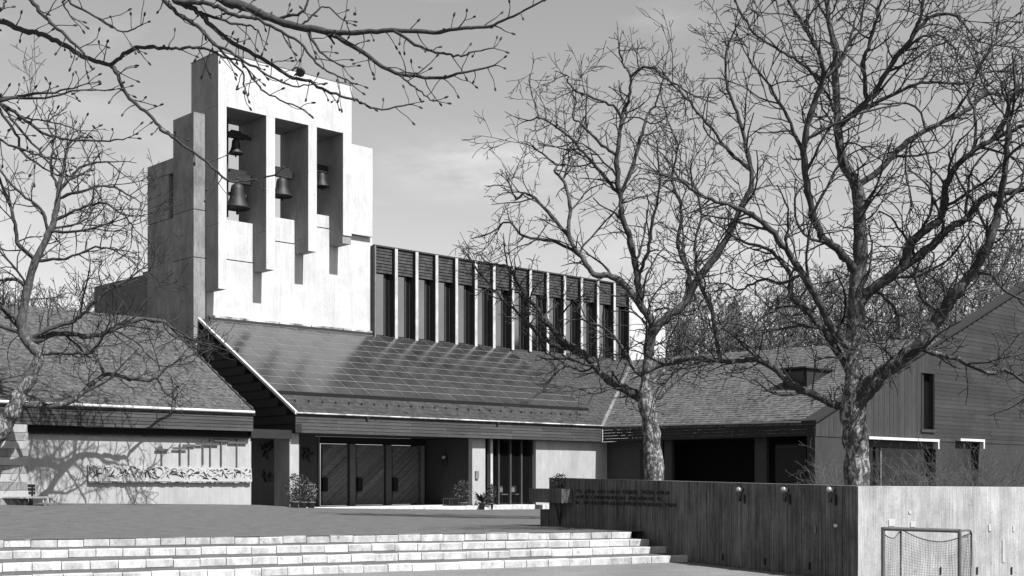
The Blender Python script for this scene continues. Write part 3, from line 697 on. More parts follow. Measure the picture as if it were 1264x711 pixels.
# core wall behind cladding
g = G(); P = [(aG0, -.3), (aG1, -.3), (aG1, zg2(aG1) - .01), (aG0, zg2(aG0) - .01)]
uw0, uw1 = AU(1136, BG), AU(1152.5, BG); zw0, zw1 = ZU(1144, 530, BG), ZU(1144, 461, BG)
ws0, ws1 = AU(1071, BG), AU(1155, BG); xs0, xs1 = AU(1189, BG), AU(1208, BG)
def corepart(a0, a1, z0, z1f0, z1f1):
    G().prism([Wd(a0, BG, z0), Wd(a1, BG, z0), Wd(a1, BG + .4, z0), Wd(a0, BG + .4, z0)], [Wd(a0, BG, z1f0), Wd(a1, BG, z1f1), Wd(a1, BG + .4, z1f1), Wd(a0, BG + .4, z1f0)]).o('wall', siding_wood, gh)
zt_ = lambda a: zg2(a) - .005
corepart(aG0, uw0, zled, zt_(aG0), zt_(uw0)); corepart(uw0, uw1, zled, zw0, zw0); corepart(uw0, uw1, zw1, zt_(uw0), zt_(uw1)); corepart(uw1, aG1, zled, zt_(uw1), zt_(aG1))
corepart(aG0, ws0, -.3, zled - .003, zled - .003); corepart(ws1, xs0, -.3, zled - .003, zled - .003); corepart(xs1, aG1, -.3, zled - .003, zled - .003)
swn = bbox('slit_window', uw0, uw1, BG + .25, BG + .3, zw0, zw1, glass_dark, gh)
bbox('frame', uw0, uw0 + .06, BG - .06, BG + .249, zw0, zw1, dark_wood, swn); bbox('sill', uw0 - .05, uw1 + .03, BG - .1, BG + .249, zw0 - .14, zw0 - .003, fascia_wood, swn)
bbox('window', ws0, ws1, BG + .3, BG + .34, -.3, zled, glass_dark, gh); bbox('window', xs0, xs1, BG + .2, BG + .24, -.3, zled, glass_dark, gh)
am = AU(1090, BG); bbox('mullion', am - .04, am + .04, BG + .1, BG + .2, -.3, zled - .2, dull_metal, gh)
bbox('window_head', ws0, ws1 - .01, BG + .05, BG + .25, zled - .35, zled - .003, dark_wood, gh)
def ledge(u0, u1):
    a0, a1 = AU(u0, BG - .2), AU(u1, BG - .2); 
    z = ZU(u1, 545, BG - .2)
    l_ = G().box(a0, a1, BG - .28, BG - .08, z - .02, z + .1).o('window_ledge', white_metal, gh); G().box(a1 - .13, a1, BG - .275, BG - .085, z - .36, z - .022).o('ledge_return', white_metal, l_)
ledge(1071, 1158); ledge(1184, 1214)
a = aG0 + .02
while a < uw1:
    e = a + .19
    if a < uw0 - .02 and e > uw0: e = uw0 + .0
    if a < uw0 - .02 or a >= uw1: segs = [(zled + .03, None)]
    else: segs = [(zled + .03, zw0 - .15), (zw1 + .01, None)]
    for (z0, z1) in segs:
        t0 = z1 if z1 else zt_(a) - .02; t1 = z1 if z1 else zt_(e) - .02
        d_ = .02 + rnd.uniform(0, .012)
        if t0 > z0 + .05: G().prism([Wd(a, BG - d_, z0), Wd(e - .009, BG - d_, z0), Wd(e - .009, BG - .002, z0), Wd(a, BG - .002, z0)], [Wd(a, BG - d_, t0), Wd(e - .009, BG - d_, t1), Wd(e - .009, BG - .002, t1), Wd(a, BG - .002, t0)]).o('board', board_wood, gh)
    a = e
z = zled + .03
while z < 12.6:
    as_ = max(uw1 + .04, aX + (z + .2 - 3.56) / .392 + .02); d_ = .018 + rnd.uniform(0, .006)
    if as_ < aG1 - .5:
        cut = as_
        while cut < aG1:
            e = min(aG1, cut + rnd.uniform(3.5, 6))
            G().prism([Wd(cut, BG - d_ - .007, z), Wd(e - .01, BG - d_ - .007, z), Wd(e - .01, BG - .002, z), Wd(cut, BG - .002, z)], [Wd(cut, BG - d_, z + .19), Wd(e - .01, BG - d_, z + .19), Wd(e - .01, BG - .002, z + .19), Wd(cut, BG - .002, z + .19)]).o('siding_board', siding_wood, gh)
            cut = e
    z += .2
bbox('lower_body', AR + 9.1, aG1, BG + .62, BG + 10, -.3, 7.4, siding_wood, gh)
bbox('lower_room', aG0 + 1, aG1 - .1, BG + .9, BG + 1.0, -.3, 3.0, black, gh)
# ================================================================ GARDEN WALL
gw = thing('garden_wall', 'long board-marked concrete wall with carved inscription and sunlit end face beside the steps', 'wall', (WC[0], WC[1], LOW))
def wl(s, off, z):   # s metres along from corner, off outward (+ toward the steps)
    p = WC + wd * s + wn * off; return (p[0], p[1], z)
LW = float(np.linalg.norm(WL - WC)); zc_, ze_ = EYE - 8 / F * WC[1], EYE + 2.3 / F * WL[1]
def wallbox(s0, s1, o0, o1, z0, z1a, z1b, name, m, parent=None):
    return G().prism([wl(s0, o0, z0), wl(s1, o0, z0), wl(s1, o1, z0), wl(s0, o1, z0)], [wl(s0, o0, z1a), wl(s1, o0, z1b), wl(s1, o1, z1b), wl(s0, o1, z1a)]).o(name, m, parent or gw)
nseg = 5
wallbox(0, LW, -.32, 0, LOW - .1, zc_, ze_, 'wall_core', shaded_wall_conc)
# vertical board ribs
x = .02; 
bi = 0
while x < LW - .02:
    wv = rnd.uniform(.07, .11); e = min(LW - .01, x + wv)
    dpt = rnd.choice((.002, .004, .007, .009)); zt = zc_ + (ze_ - zc_) * x / LW - rnd.uniform(.004, .012)
    wallbox(x, e - .0025, .0005, dpt, LOW - .05, zt, zt, 'board_rib', shaded_wall_conc); x = e; bi += 1
# left end blocks
def SU(u):  # distance along wall for image u
    k = (u - CU) / F; return (k * WC[1] - WC[0]) / (wd[0] - k * wd[1])
YL = WL[1]
def ZW(u, v): s = SU(u); p = WC + wd * s; return EYE + (HV - v) / F * p[1]
blk = G().prism([wl(SU(707.6), .02, ZW(707, 621)), wl(LW + .55, .02, ZW(678, 620)), wl(LW + .55, .32, ZW(678, 620)), wl(SU(707.6), .32, ZW(707, 621))],
                [wl(SU(707.6), .02, ZW(707, 603.5)), wl(LW + .55, .02, ZW(678, 603)), wl(LW + .55, .32, ZW(678, 603)), wl(SU(707.6), .32, ZW(707, 603.5))]).o('spout_block', shaded_wall_conc, gw)
wallbox(LW + .002, LW + .5, -.3, .02, LOW, ZW(678, 629), ZW(678, 629), 'end_block', shaded_wall_conc)
tb = G(); q = [wl(SU(707) - .012, .03, ZW(707, 604.5)), wl(SU(707) - .012, .31, ZW(707, 604.5)), wl(SU(707) - .012, .31, ZW(707, 619)), wl(SU(707) - .012, .03, ZW(707, 619))]
# right face (sunlit)
wr = np.array((1, -.1)); wr /= np.linalg.norm(wr); wrn = np.array((wr[1], -wr[0]))   # outward toward camera
def rl(s, off, z): p = WC + wr * s + wrn * off; return (p[0], p[1], z)
def RU(u): k = (u - CU) / F; return (k * WC[1] - WC[0]) / (wr[0] - k * wr[1])
s_end = 18
def ztr(s): return zc_ - .006 * s
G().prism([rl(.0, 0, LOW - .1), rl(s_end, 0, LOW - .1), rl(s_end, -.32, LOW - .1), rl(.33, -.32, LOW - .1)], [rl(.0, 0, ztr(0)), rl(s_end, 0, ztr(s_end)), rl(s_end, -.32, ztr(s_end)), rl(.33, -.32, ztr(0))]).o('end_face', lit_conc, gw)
x = .004
while x < 5.5:
    wv = rnd.uniform(.1, .15); e = x + wv; dpt = rnd.choice((.0015, .0025, .0035)); zt = ztr(x) - rnd.uniform(.004, .012)
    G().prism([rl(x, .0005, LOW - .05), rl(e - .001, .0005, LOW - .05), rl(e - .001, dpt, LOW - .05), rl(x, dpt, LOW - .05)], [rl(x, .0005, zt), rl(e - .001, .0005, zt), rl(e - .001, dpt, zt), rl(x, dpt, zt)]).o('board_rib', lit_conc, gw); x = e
# weep slots
g = G()
for u, v in ((893, 688), (945, 693.5), (1000, 699)):
    s = SU(u); p = WC + wd * s; zz = EYE + (HV - v) / F * p[1]; g.add([wl(s - .03, .0125, zz - .06), wl(s + .03, .0125, zz - .06), wl(s + .03, .0125, zz + .07), wl(s - .03, .0125, zz + .07)], [(0, 1, 2, 3)])
for u in (1161, 1206, 1248.5):
    s = RU(u); p = WC + wr * s; zz = EYE + (HV - 704.5) / F * p[1]; g.add([rl(s - .014, .0105, zz - .065), rl(s + .014, .0105, zz - .065), rl(s + .014, .0105, zz + .065), rl(s - .014, .0105, zz + .065)], [(0, 1, 2, 3)])
g.o('weep_slots', black, gw)
# painted white patches
g = G()
for u, v, du, dv in ((1101, 645, 3.8, 4.5), (1127, 647, 3, 3.5), (1222, 651, 1.6, 4.5), (1251.5, 652, 1.3, 4), (1239, 680, 1.6, 14), (1123.5, 632, 1.5, 2)):
    s = RU(u); p = WC + wr * s; zz = EYE + (HV - v) / F * p[1]; hs = du / F * p[1]; hzv = dv / F * p[1]
    g.add([rl(s - hs, .0115, zz - hzv), rl(s + hs, .0115, zz - hzv), rl(s + hs, .0115, zz + hzv), rl(s - hs, .0115, zz + hzv)], [(0, 1, 2, 3)])
g.o('paint_patches', white_metal, gw)
# inscription: three lines of small worn relief letters, too worn to read
for li, (ua, ub, va, vb) in enumerate(((712, 826, 606, 608.5), (712, 817, 613, 616), (712, 837, 620, 623.5))):
    g = G(); s0, s1 = SU(ua), SU(ub); s = s0; rr = random.Random(40 + li)
    while s > s1:
        t = (s - s0) / (s1 - s0); u_ = ua + (ub - ua) * t; v_ = va + (vb - va) * t; zc = ZW(u_, v_)
        if rr.random() < .14: s -= .09; continue
        lw_, lh = rr.uniform(.05, .075), .07
        kinds = rr.sample(('l', 'r', 't', 'm', 'b', 'd'), rr.choice((2, 3, 3)))
        for kd in kinds:
            A2 = {'l': ((0, -1), (0, 1)), 'r': ((1, -1), (1, 1)), 't': ((0, 1), (1, 1)), 'm': ((0, 0), (1, 0)), 'b': ((0, -1), (1, -1)), 'd': ((0, 1), (1, -1))}[kd]
            (x0, y0), (x1, y1) = A2
            g.bar(wl(s - x0 * lw_, .024, zc + y0 * lh / 2), wl(s - x1 * lw_, .024, zc + y1 * lh / 2), .014, .016)
        s -= lw_ + .045
    g.o('inscription_line', sculpt_dark, gw)
# wall lamps
for i, u in enumerate((917, 972.5, 1029)):
    s = SU(u); p = WC + wd * s; Y = p[1]; zz = EYE + (HV - 604.5) / F * Y; c = wl(s, .10, zz)
    t = thing('wall_light', ('round white bulkhead light on the garden wall, farthest from the corner', 'round white bulkhead light on the garden wall, middle of three', 'round white bulkhead light on the garden wall, nearest the sunlit corner')[i], 'light', c, 'lights on the garden wall')
    G().bar(wl(s, .018, zz), wl(s, .075, zz), .09, .09).o('mount', steel, t)
    V = []; Fc = []; nu, nv_ = 14, 7
    for a_ in range(nv_ + 1):
        for b_ in range(nu):
            ph = math.pi * a_ / nv_ ; th = 2 * math.pi * b_ / nu
            V.append((c[0] + .055 * math.sin(ph) * math.cos(th), c[1] + .055 * math.sin(ph) * math.sin(th), c[2] + .055 * math.cos(ph)))
    for a_ in range(nv_):
        for b_ in range(nu): Fc.append((a_ * nu + b_, a_ * nu + (b_ + 1) % nu, (a_ + 1) * nu + (b_ + 1) % nu, (a_ + 1) * nu + b_))
    obj('globe', V, Fc, globe_mat, t, True)
    G().bar(wl(s, .07, zz - .22), wl(s, .07, zz - .07), .045, .05).o('stem', black, t)
    G().bar(wl(s - .09, .023, zz - .27), wl(s - .09, .023, zz - .09), .06, .012).o('cover_plate', black, t)
sN = SU(1034); 
t = thing('wall_socket', 'small white ring fitting on the garden wall below the last light', 'fitting', wl(sN, .02, ZW(1034, 649)))
G().lathe(wl(sN, .04, ZW(1034, 651)), [(.018, 0), (.035, .01), (.038, .05), (.02, .06)], 12).o('ring', white_metal, t, True)
G().bar(wl(sN, .02, ZW(1034, 649)), wl(sN, .035, ZW(1034, 649)), .05, .05).o('back_plate', dull_metal, t)
s_ = SU(1007); t = tag(G().bar(wl(s_, .019, ZW(1007, 658)), wl(s_, .019, ZW(1007, 649)), .07, .012).o('blank_plate', dull_metal), 'small pale blank plate fixed on the garden wall between two lights', 'plate')
# ================================================================ FOOTBALL GOAL
gl = thing('football_goal', 'small grey tube football goal with sagging net against the sunlit wall', 'goal', PX(1144, 712, 20.6))
Yg = 20.4
def gp(u, v, Y): return np.array(PX(u, v, Y))
A_ = gp(1090, 651, Yg + .15); B_ = gp(1184.5, 658.5, Yg - .25)
A_[2] = B_[2] = (A_[2] + B_[2]) / 2; zg_ = LOW
A_[2] += .02; B_[2] -= .0
dB = np.array((.23, .62, 0)); 
A2 = np.array(PX(1112, 655, Yg + .75)); B2 = np.array(PX(1199, 659, Yg + .35)); A2[2] = A_[2] - .01; B2[2] = B_[2] - .005
def tube1(name, P, r, m, parent, k=8): t = Tubes(); t.add(P, [r] * len(P), k); return t.o(name, m, parent)
tube1('crossbar', [A_, (A_ + B_) / 2, B_], .032, goal_metal, gl)
for nm, p in (('post', A_), ('post', B_)): tube1(nm, [p + (0, 0, .025), (p[0], p[1], .0), (p[0], p[1], zg_)], .031, goal_metal, gl)
for p, q in ((A_, A2), (B_, B2)):
    d = q - p; P = [p, p + d * .6, p + d * .88 + (0, 0, -.01), q + (0, 0, -.06), (q[0], q[1], 0), (q[0], q[1], zg_ + .02), (p[0], p[1], zg_ + .02)]
    tube1('rear_frame', P, .017, goal_metal, gl)
tube1('rear_rail', [(A2[0], A2[1], zg_ + .02), ((A2[0] + B2[0]) / 2, (A2[1] + B2[1]) / 2, zg_ + .02), (B2[0], B2[1], zg_ + .02)], .015, goal_metal, gl)
# net: sagging back sheet and side sheets
def net(c00, c10, c01, c11, nu, nv_, sag, name):
    t = Tubes(); c00, c10, c01, c11 = map(lambda x: np.array(x, float), (c00, c10, c01, c11))
    def pt(s, v): 
        p = (c00 * (1 - s) + c10 * s) * (1 - v) + (c01 * (1 - s) + c11 * s) * v
        return p + np.array((0, .04 * math.sin(s * 9 + v * 5), -sag * math.sin(math.pi * s) * (1 - v)))
    for i in range(nu + 1): t.add([pt(i / nu, k / 8) for k in range(9)], [.0021] * 9, 3)
    for j in range(nv_ + 1): t.add([pt(k / 12, j / nv_) for k in range(13)], [.0021 if j else .011] * 13, 3 if j else 5)
    o_ = t.o(name, net_mat, gl); o_['kind'] = 'stuff'; return o_
lo = lambda p: (p[0], p[1], zg_ + .02)
net(A2 + (0, 0, -.02), B2 + (0, 0, -.06), lo(A2), lo(B2), 26, 17, .17, 'back_net')
net(A_ + (0, 0, -.06), A2 + (0, 0, -.06), lo(A_), lo(A2), 11, 17, .10, 'side_net')
net(B_ + (0, 0, -.10), B2 + (0, 0, -.06), lo(B_), lo(B2), 10, 17, .02, 'side_net')
# ================================================================ TREES
def cat(P, n):
    P = np.array(P, float); P = np.vstack([2 * P[0] - P[1], P, 2 * P[-1] - P[-2]]); o_ = []
    for i in range(1, len(P) - 2):
        for k in range(n):
            t = k / n; o_.append(.5 * ((2 * P[i]) + (-P[i - 1] + P[i + 1]) * t + (2 * P[i - 1] - 5 * P[i] + 4 * P[i + 1] - P[i + 2]) * t * t + (-P[i - 1] + 3 * P[i] - 3 * P[i + 1] + P[i + 2]) * t ** 3))
    o_.append(P[-2]); return np.array(o_)
def nrm(v): return v / (math.sqrt(v[0] * v[0] + v[1] * v[1] + v[2] * v[2]) + 1e-9)
def grow(tb, rg, p, d, r, L, lvl, cfg):
    seg_ = cfg['seg'] * (1 if lvl else 1.3); n = max(3, min(14, int(L / seg_)))
    P = [p]; st = L / n; dirs = [d]; wig = cfg['wig'] * (1 + .25 * lvl)
    cu = nrm(np.array((rg.gauss(0, 1), rg.gauss(0, 1), rg.gauss(0, 1)))) * rg.uniform(0, cfg.get('curl', 0))
    for i in range(n):
        d = nrm(d + np.cross(cu, d) + np.array((rg.gauss(0, wig), rg.gauss(0, wig), rg.gauss(0, wig) + cfg['up'])))
        P.append(P[-1] + d * st); dirs.append(d)
    r1 = max(cfg['rmin'], r * .4); t = np.linspace(0, 1, n + 1); rad = r + (r1 - r) * t ** .8
    if lvl == 0 and r > .02: rad = rad * (1 + .12 * np.sin(np.arange(n + 1) * 2.3 + rg.random() * 6))
    tb.add(P, rad, 5 if r > .03 else (4 if r > .014 else 3)); cfg['count'] += 1
    if cfg.get('buds'):
        e = P[-1]; tb.add([e - d * .012, e + d * .004, e + d * .022, e + d * .03], [.005, .0105, .009, .003], 5)
    if lvl >= cfg['lvls'] or cfg['count'] > cfg['max']: return
    k = cfg['kids'][lvl]; m = max(1, int(L * k + rg.random()))
    for c in range(m):
        t_ = .18 + .82 * (c + rg.random()) / m; i = min(n, max(1, int(t_ * n)))
        ax = nrm(np.cross(dirs[i], np.array((rg.gauss(0, 1), rg.gauss(0, 1), rg.gauss(0, 1)))))
        an = R(rg.uniform(28, 72)); nd = nrm(dirs[i] * math.cos(an) + ax * math.sin(an))
        nl = L * rg.uniform(.35, .75) * (1.05 - .45 * t_)
        if nl < .12: continue
        grow(tb, rg, P[i], nd, max(cfg['rmin'], rad[i] * rg.uniform(.45, .68)), nl, lvl + 1, cfg)
def traced_tree(name, label, Y, base_uv, limbs, cfg, seed, trunk_px, barkm, twigm, zground=-.1, drift=.5, group=None, spawn=1.0, tip=1.0):
    rg = random.Random(seed); bx = PX(base_uv[0], base_uv[1], Y)
    t = thing(name, label, 'tree', (bx[0], bx[1], zground), group)
    placed = []   # (u, v, Y)
    trunk_len = 1e9 if isinstance(limbs[0][2], (int, float)) else float(sum(np.linalg.norm(np.array(PX(*limbs[0][0][i], Y)) - np.array(PX(*limbs[0][0][i + 1], Y))) for i in range(limbs[0][3])))
    tb = Tubes()
    first = True
    for li, lb in enumerate(limbs):
        pts, d0, d1 = lb[:3]
        if first: ys = [Y] * len(pts); pts = list(pts)
        else:
            u0, v0 = pts[0]; best = min(placed, key=lambda q: (q[0] - u0) ** 2 + (q[1] - v0) ** 2)
            if (best[0] - u0) ** 2 + (best[1] - v0) ** 2 < 40 ** 2: y0 = best[2]; pts = [(best[0], best[1])] + list(pts[1:])
            else: y0 = Y
            sl = lb[3] if (len(lb) > 3 and not first) else rg.uniform(-drift, drift); ys = [y0]; acc = 0
            for i in range(1, len(pts)):
                acc += math.hypot(pts[i][0] - pts[i - 1][0], pts[i][1] - pts[i - 1][1]) / F * Y; ys.append(y0 + sl * acc + rg.uniform(-.05, .05) * min(acc, 3))
        W3 = [np.array(PX(u, v, y)) for (u, v), y in zip(pts, ys)]
        P = cat(W3, 5); m = len(P)
        jit = np.array([[rg.gauss(0, 1) for _ in range(3)] for _ in range(m)]) * (.018 * Y / 40); jit[0] = 0; 
        P = P + jit * (1 if not first else .6)
        rr = (np.interp(np.linspace(0, len(pts) - 1, m), range(len(pts)), d1) if isinstance(d1, (list, tuple)) else np.linspace(d0, d1, m)) / 2 / F * Y
        if first: rr = rr * (1 + .07 * np.sin(np.arange(m) * 1.1)); rr[0] *= 1.35; rr[1] *= 1.12
        else: rr = rr * (1 + (.03 if cfg.get('buds') else .08) * np.array([rg.gauss(0, 1) for _ in range(m)]))
        seg_t = Tubes(); seg_t.add(P, rr, 14 if first else (9 if d0 > 8 else 7)); seg_t.o('trunk' if first else 'limb', barkm if (first or barkm is bark_fore or False) else limb_bark2, t)
        for p in P[::1]: placed.append((CU + p[0] / p[1] * F, HV - (p[2] - EYE) / p[1] * F, p[1]))
        T = np.gradient(P, axis=0); T /= np.linalg.norm(T, axis=1)[:, None]
        if True:
            acc = 0; sp = cfg['space']; nxt = sp * .8 + (trunk_len if first else 0)
            for i in range(1, m):
                acc += np.linalg.norm(P[i] - P[i - 1])
                while acc > nxt:
                    nxt += sp * rg.uniform(.6, 1.4) / spawn
                    dd_ = T[i]; ax = nrm(np.cross(dd_, np.array((rg.gauss(0, 1), rg.gauss(0, 1), rg.gauss(0, 1))))); an = R(rg.uniform(35, 85))
                    nd = nrm(dd_ * math.cos(an) + ax * math.sin(an) + np.array((0, 0, .12)))
                    L_ = cfg['len'] * rg.uniform(.45, 1.15) * (1.0 if i > m * .3 else .65)
                    grow(tb, rg, P[i], nd, min(rr[i] * .6, cfg['r0'] * rg.uniform(.7, 1.2)), L_, 0, cfg)
            if cfg.get('bough'):
                acc = 0; nxt = rg.uniform(.5, 1.2) * cfg['bough'] + (trunk_len if first else 0)
                for i in range(2, m):
                    acc += np.linalg.norm(P[i] - P[i - 1])
                    if acc > nxt:
                        nxt += cfg['bough'] * rg.uniform(.7, 1.3); ax = nrm(np.cross(T[i], np.array((rg.gauss(0, 1), rg.gauss(0, 1), rg.gauss(0, 1))))); an = R(rg.uniform(30, 60))
                        c2 = dict(cfg, kids=[2.8, 2.0, 1.6, 1.2], lvls=3, seg=cfg['seg'] * 1.3); c2['count'] = 0; c2['max'] = 400
                        grow(tb, rg, P[i], nrm(T[i] * math.cos(an) + ax * math.sin(an) + np.array((0, 0, .1))), min(rr[i] * .55, cfg['r0'] * 1.7), cfg['len'] * rg.uniform(1.3, 1.9), 0, c2)
            for _ in range(2 if (not first or trunk_len < 1e8) else 0): grow(tb, rg, P[-1], nrm(T[-1] + np.array([rg.gauss(0, .25) for _ in range(3)])), rr[-1] * .9, cfg['len'] * rg.uniform(.6, 1.1) * tip, 0, cfg)
        first = False
    c = tb.o('twigs', twigm, t); c['kind'] = 'stuff'
    return t
# ---- middle plane tree
T1 = [([(809, 640), (808, 593), (805, 550), (802, 520), (797, 496), (797, 478), (799, 455), (801, 428), (805, 401), (791, 377), (773, 354), (755, 341), (733, 338), (719, 318), (702, 292), (704, 259), (697, 226), (685, 212), (686, 203), (664, 186)], 25, [28, 25, 22, 20, 20, 14, 12, 12, 11, 10, 9, 8, 7, 6, 5, 4.5, 4, 3, 2.5, 2], 6),
 ([(800, 505), (792, 492), (775, 482), (753, 471), (735, 453), (719, 435), (697, 423), (676, 399), (667, 386), (645, 359), (629, 332), (609, 325)], 13, 3),
 ([(719, 435), (700, 430), (685, 426), (667, 415), (645, 392), (622, 370), (600, 347), (578, 318)], 6, 2),
 ([(791, 377), (786, 340), (779, 300), (768, 267), (766, 241), (761, 205), (764, 175), (768, 142), (777, 120), (778, 91), (770, 80), (764, 62)], 9, 2),
 ([(766, 241), (779, 212), (788, 179), (794, 164), (801, 139), (810, 128), (818, 100)], 6, 2),
 ([(766, 241), (746, 219), (721, 188), (699, 166), (669, 146), (653, 149)], 5, 1.8),
 ([(763, 192), (739, 175), (717, 153), (706, 144), (712, 125)], 4, 1.8),
 ([(768, 150), (757, 131), (728, 119), (706, 108), (700, 92)], 4, 1.6),
 ([(778, 95), (797, 82), (823, 97), (856, 119)], 4, 1.8),
 ([(702, 292), (677, 263), (651, 239), (637, 245), (628, 225)], 5, 1.8),
 ([(719, 318), (690, 300), (648, 292), (626, 274), (607, 288)], 4.5, 1.8),
 ([(797, 484), (800, 450), (803, 415), (825, 390), (843, 377), (864, 342), (895, 299), (912, 262), (928, 228), (923, 189), (913, 148), (899, 110), (897, 65), (908, 34)], 13, 2),
 ([(923, 215), (902, 189), (871, 151), (846, 120), (820, 93)], 5, 2),
 ([(843, 377), (850, 340), (836, 300), (842, 260), (830, 220), (836, 180), (822, 140)], 6, 2),
 ([(786, 340), (800, 310), (806, 270), (815, 230), (812, 190)], 5, 2),
 ([(800, 476), (815, 462), (830, 450), (853, 430), (870, 405), (862, 380)], 7, 2),
 ([(808, 500), (825, 480), (845, 462), (862, 455)], 4, 1.6),
 ([(775, 482), (755, 480), (735, 486), (718, 480)], 3, 1.4),
 ([(735, 453), (720, 458), (700, 452), (690, 458)], 3, 1.4),
 ([(796, 470), (780, 450), (765, 425), (745, 405), (720, 395)], 6, 2)]
cfgA = dict(bough=1.5, curl=.30, seg=.17, wig=.17, up=.05, rmin=.0105, lvls=2, kids=[2.3, 2.3, 1.2], space=.52, len=1.5, r0=.026, count=0, max=9000)
traced_tree('plane_tree', 'bare plane tree with mottled trunk behind the wall, in front of the clerestory', 38, (808, 600), T1, dict(cfgA, len=1.25, space=.34, bough=1.3, rmin=.0095, kids=[2.6, 2.6, 1.4]), 11, 22, bark, bark_twig, tip=.7)
T2 = [([(1060, 630), (1058, 595), (1057, 560), (1055, 530), (1052, 505), (1054, 480), (1055, 450), (1054, 424), (1056, 392), (1057, 352), (1062, 325), (1062, 287), (1058, 233), (1041, 199), (1035, 165), (1032, 110), (1030, 60), (1022, 20), (1020, -25)], 34, [36, 32, 30, 31, 31, 25, 22, 21, 20, 19, 18, 17, 15, 12, 10, 9, 7, 6, 5], 7),
 ([(1054, 512), (1046, 503), (1030, 500), (1013, 491), (982, 478), (955, 455), (932, 444), (905, 446), (878, 444), (847, 442), (820, 451)], 12, 4),
 ([(1035, 160), (1058, 137), (1082, 110), (1102, 75), (1123, 51), (1133, 31), (1140, 0), (1145, -35)], 8, 3),
 ([(1072, 120), (1066, 79), (1073, 55), (1082, 21), (1094, -20)], 6, 3),
 ([(1058, 139), (1102, 117), (1137, 103), (1185, 103), (1202, 98), (1219, 89)], 5, 2),
 ([(1102, 74), (1133, 48), (1161, 45), (1180, 60)], 4, 2),
 ([(1126, 38), (1157, 17), (1185, 24), (1205, 48), (1222, 55)], 4, 1.6),
 ([(1055, 518), (1062, 494), (1081, 469), (1112, 442), (1139, 422), (1162, 388), (1180, 361), (1202, 334), (1220, 302), (1232, 259), (1236, 243), (1242, 200), (1246, 150)], 22, 5),
 ([(1057, 385), (1066, 367), (1083, 353), (1114, 330), (1150, 304), (1170, 283), (1193, 269), (1217, 243), (1256, 235), (1295, 222)], 15, 5),
 ([(1114, 330), (1126, 298), (1150, 279), (1162, 267), (1168, 233), (1174, 213), (1198, 189), (1226, 172), (1253, 160), (1280, 150)], 12, 4),
 ([(1226, 172), (1240, 148), (1250, 120), (1275, 105)], 7, 3),
 ([(1060, 228), (1089, 206), (1120, 175), (1157, 154), (1192, 137), (1216, 117), (1243, 117), (1275, 108)], 9, 3),
 ([(1052, 440), (1040, 420), (1029, 409), (1009, 370), (990, 338), (970, 307), (946, 279), (927, 265), (899, 253), (864, 240), (838, 220)], 12, 3),
 ([(1048, 465), (1022, 415), (1000, 388), (977, 365), (976, 340), (960, 318), (946, 307), (920, 300)], 10, 3),
 ([(1058, 340), (1037, 311), (1013, 291), (1001, 255), (993, 206), (995, 165), (1005, 127), (1016, 96), (1012, 69), (998, 41), (985, 21), (968, -10)], 11, 3),
 ([(993, 192), (971, 144), (950, 106), (923, 72)], 5, 2),
 ([(1016, 96), (1035, 80), (1048, 50), (1060, 10)], 5, 2),
 ([(1012, 100), (985, 75), (958, 60), (930, 40), (912, 10)], 4, 2),
 ([(1130, 428), (1170, 440), (1221, 460), (1240, 456), (1264, 472), (1290, 480)], 6, 3),
 ([(891, 441), (884, 410), (875, 373), (862, 340), (858, 300), (866, 262), (855, 225)], 6, 2),
 ([(1162, 388), (1140, 370), (1130, 340), (1140, 315)], 5, 2),
 ([(1080, 355), (1100, 375), (1110, 400), (1095, 420)], 4, 2),
 ([(1104, 448), (1090, 430), (1075, 425), (1062, 430)], 3, 2),
 ([(1202, 334), (1225, 340), (1245, 362), (1275, 372)], 5, 2),
 ([(990, 338), (965, 350), (940, 345), (915, 358), (895, 350)], 4, 2),
 ([(1198, 189), (1205, 150), (1195, 110), (1210, 80)], 4, 1.6),
 ([(1120, 175), (1118, 210), (1125, 245)], 3, 1.6)]
traced_tree('plane_tree', 'largest bare plane tree with thick forked limbs rising behind the wall corner', 27, (1058, 600), T2, dict(cfgA, rmin=.0082, len=1.25, bough=.9, space=.24, seg=.12, r0=.022, max=19000, kids=[2.8, 2.9, 1.6]), 5, 30, bark, bark_twig)
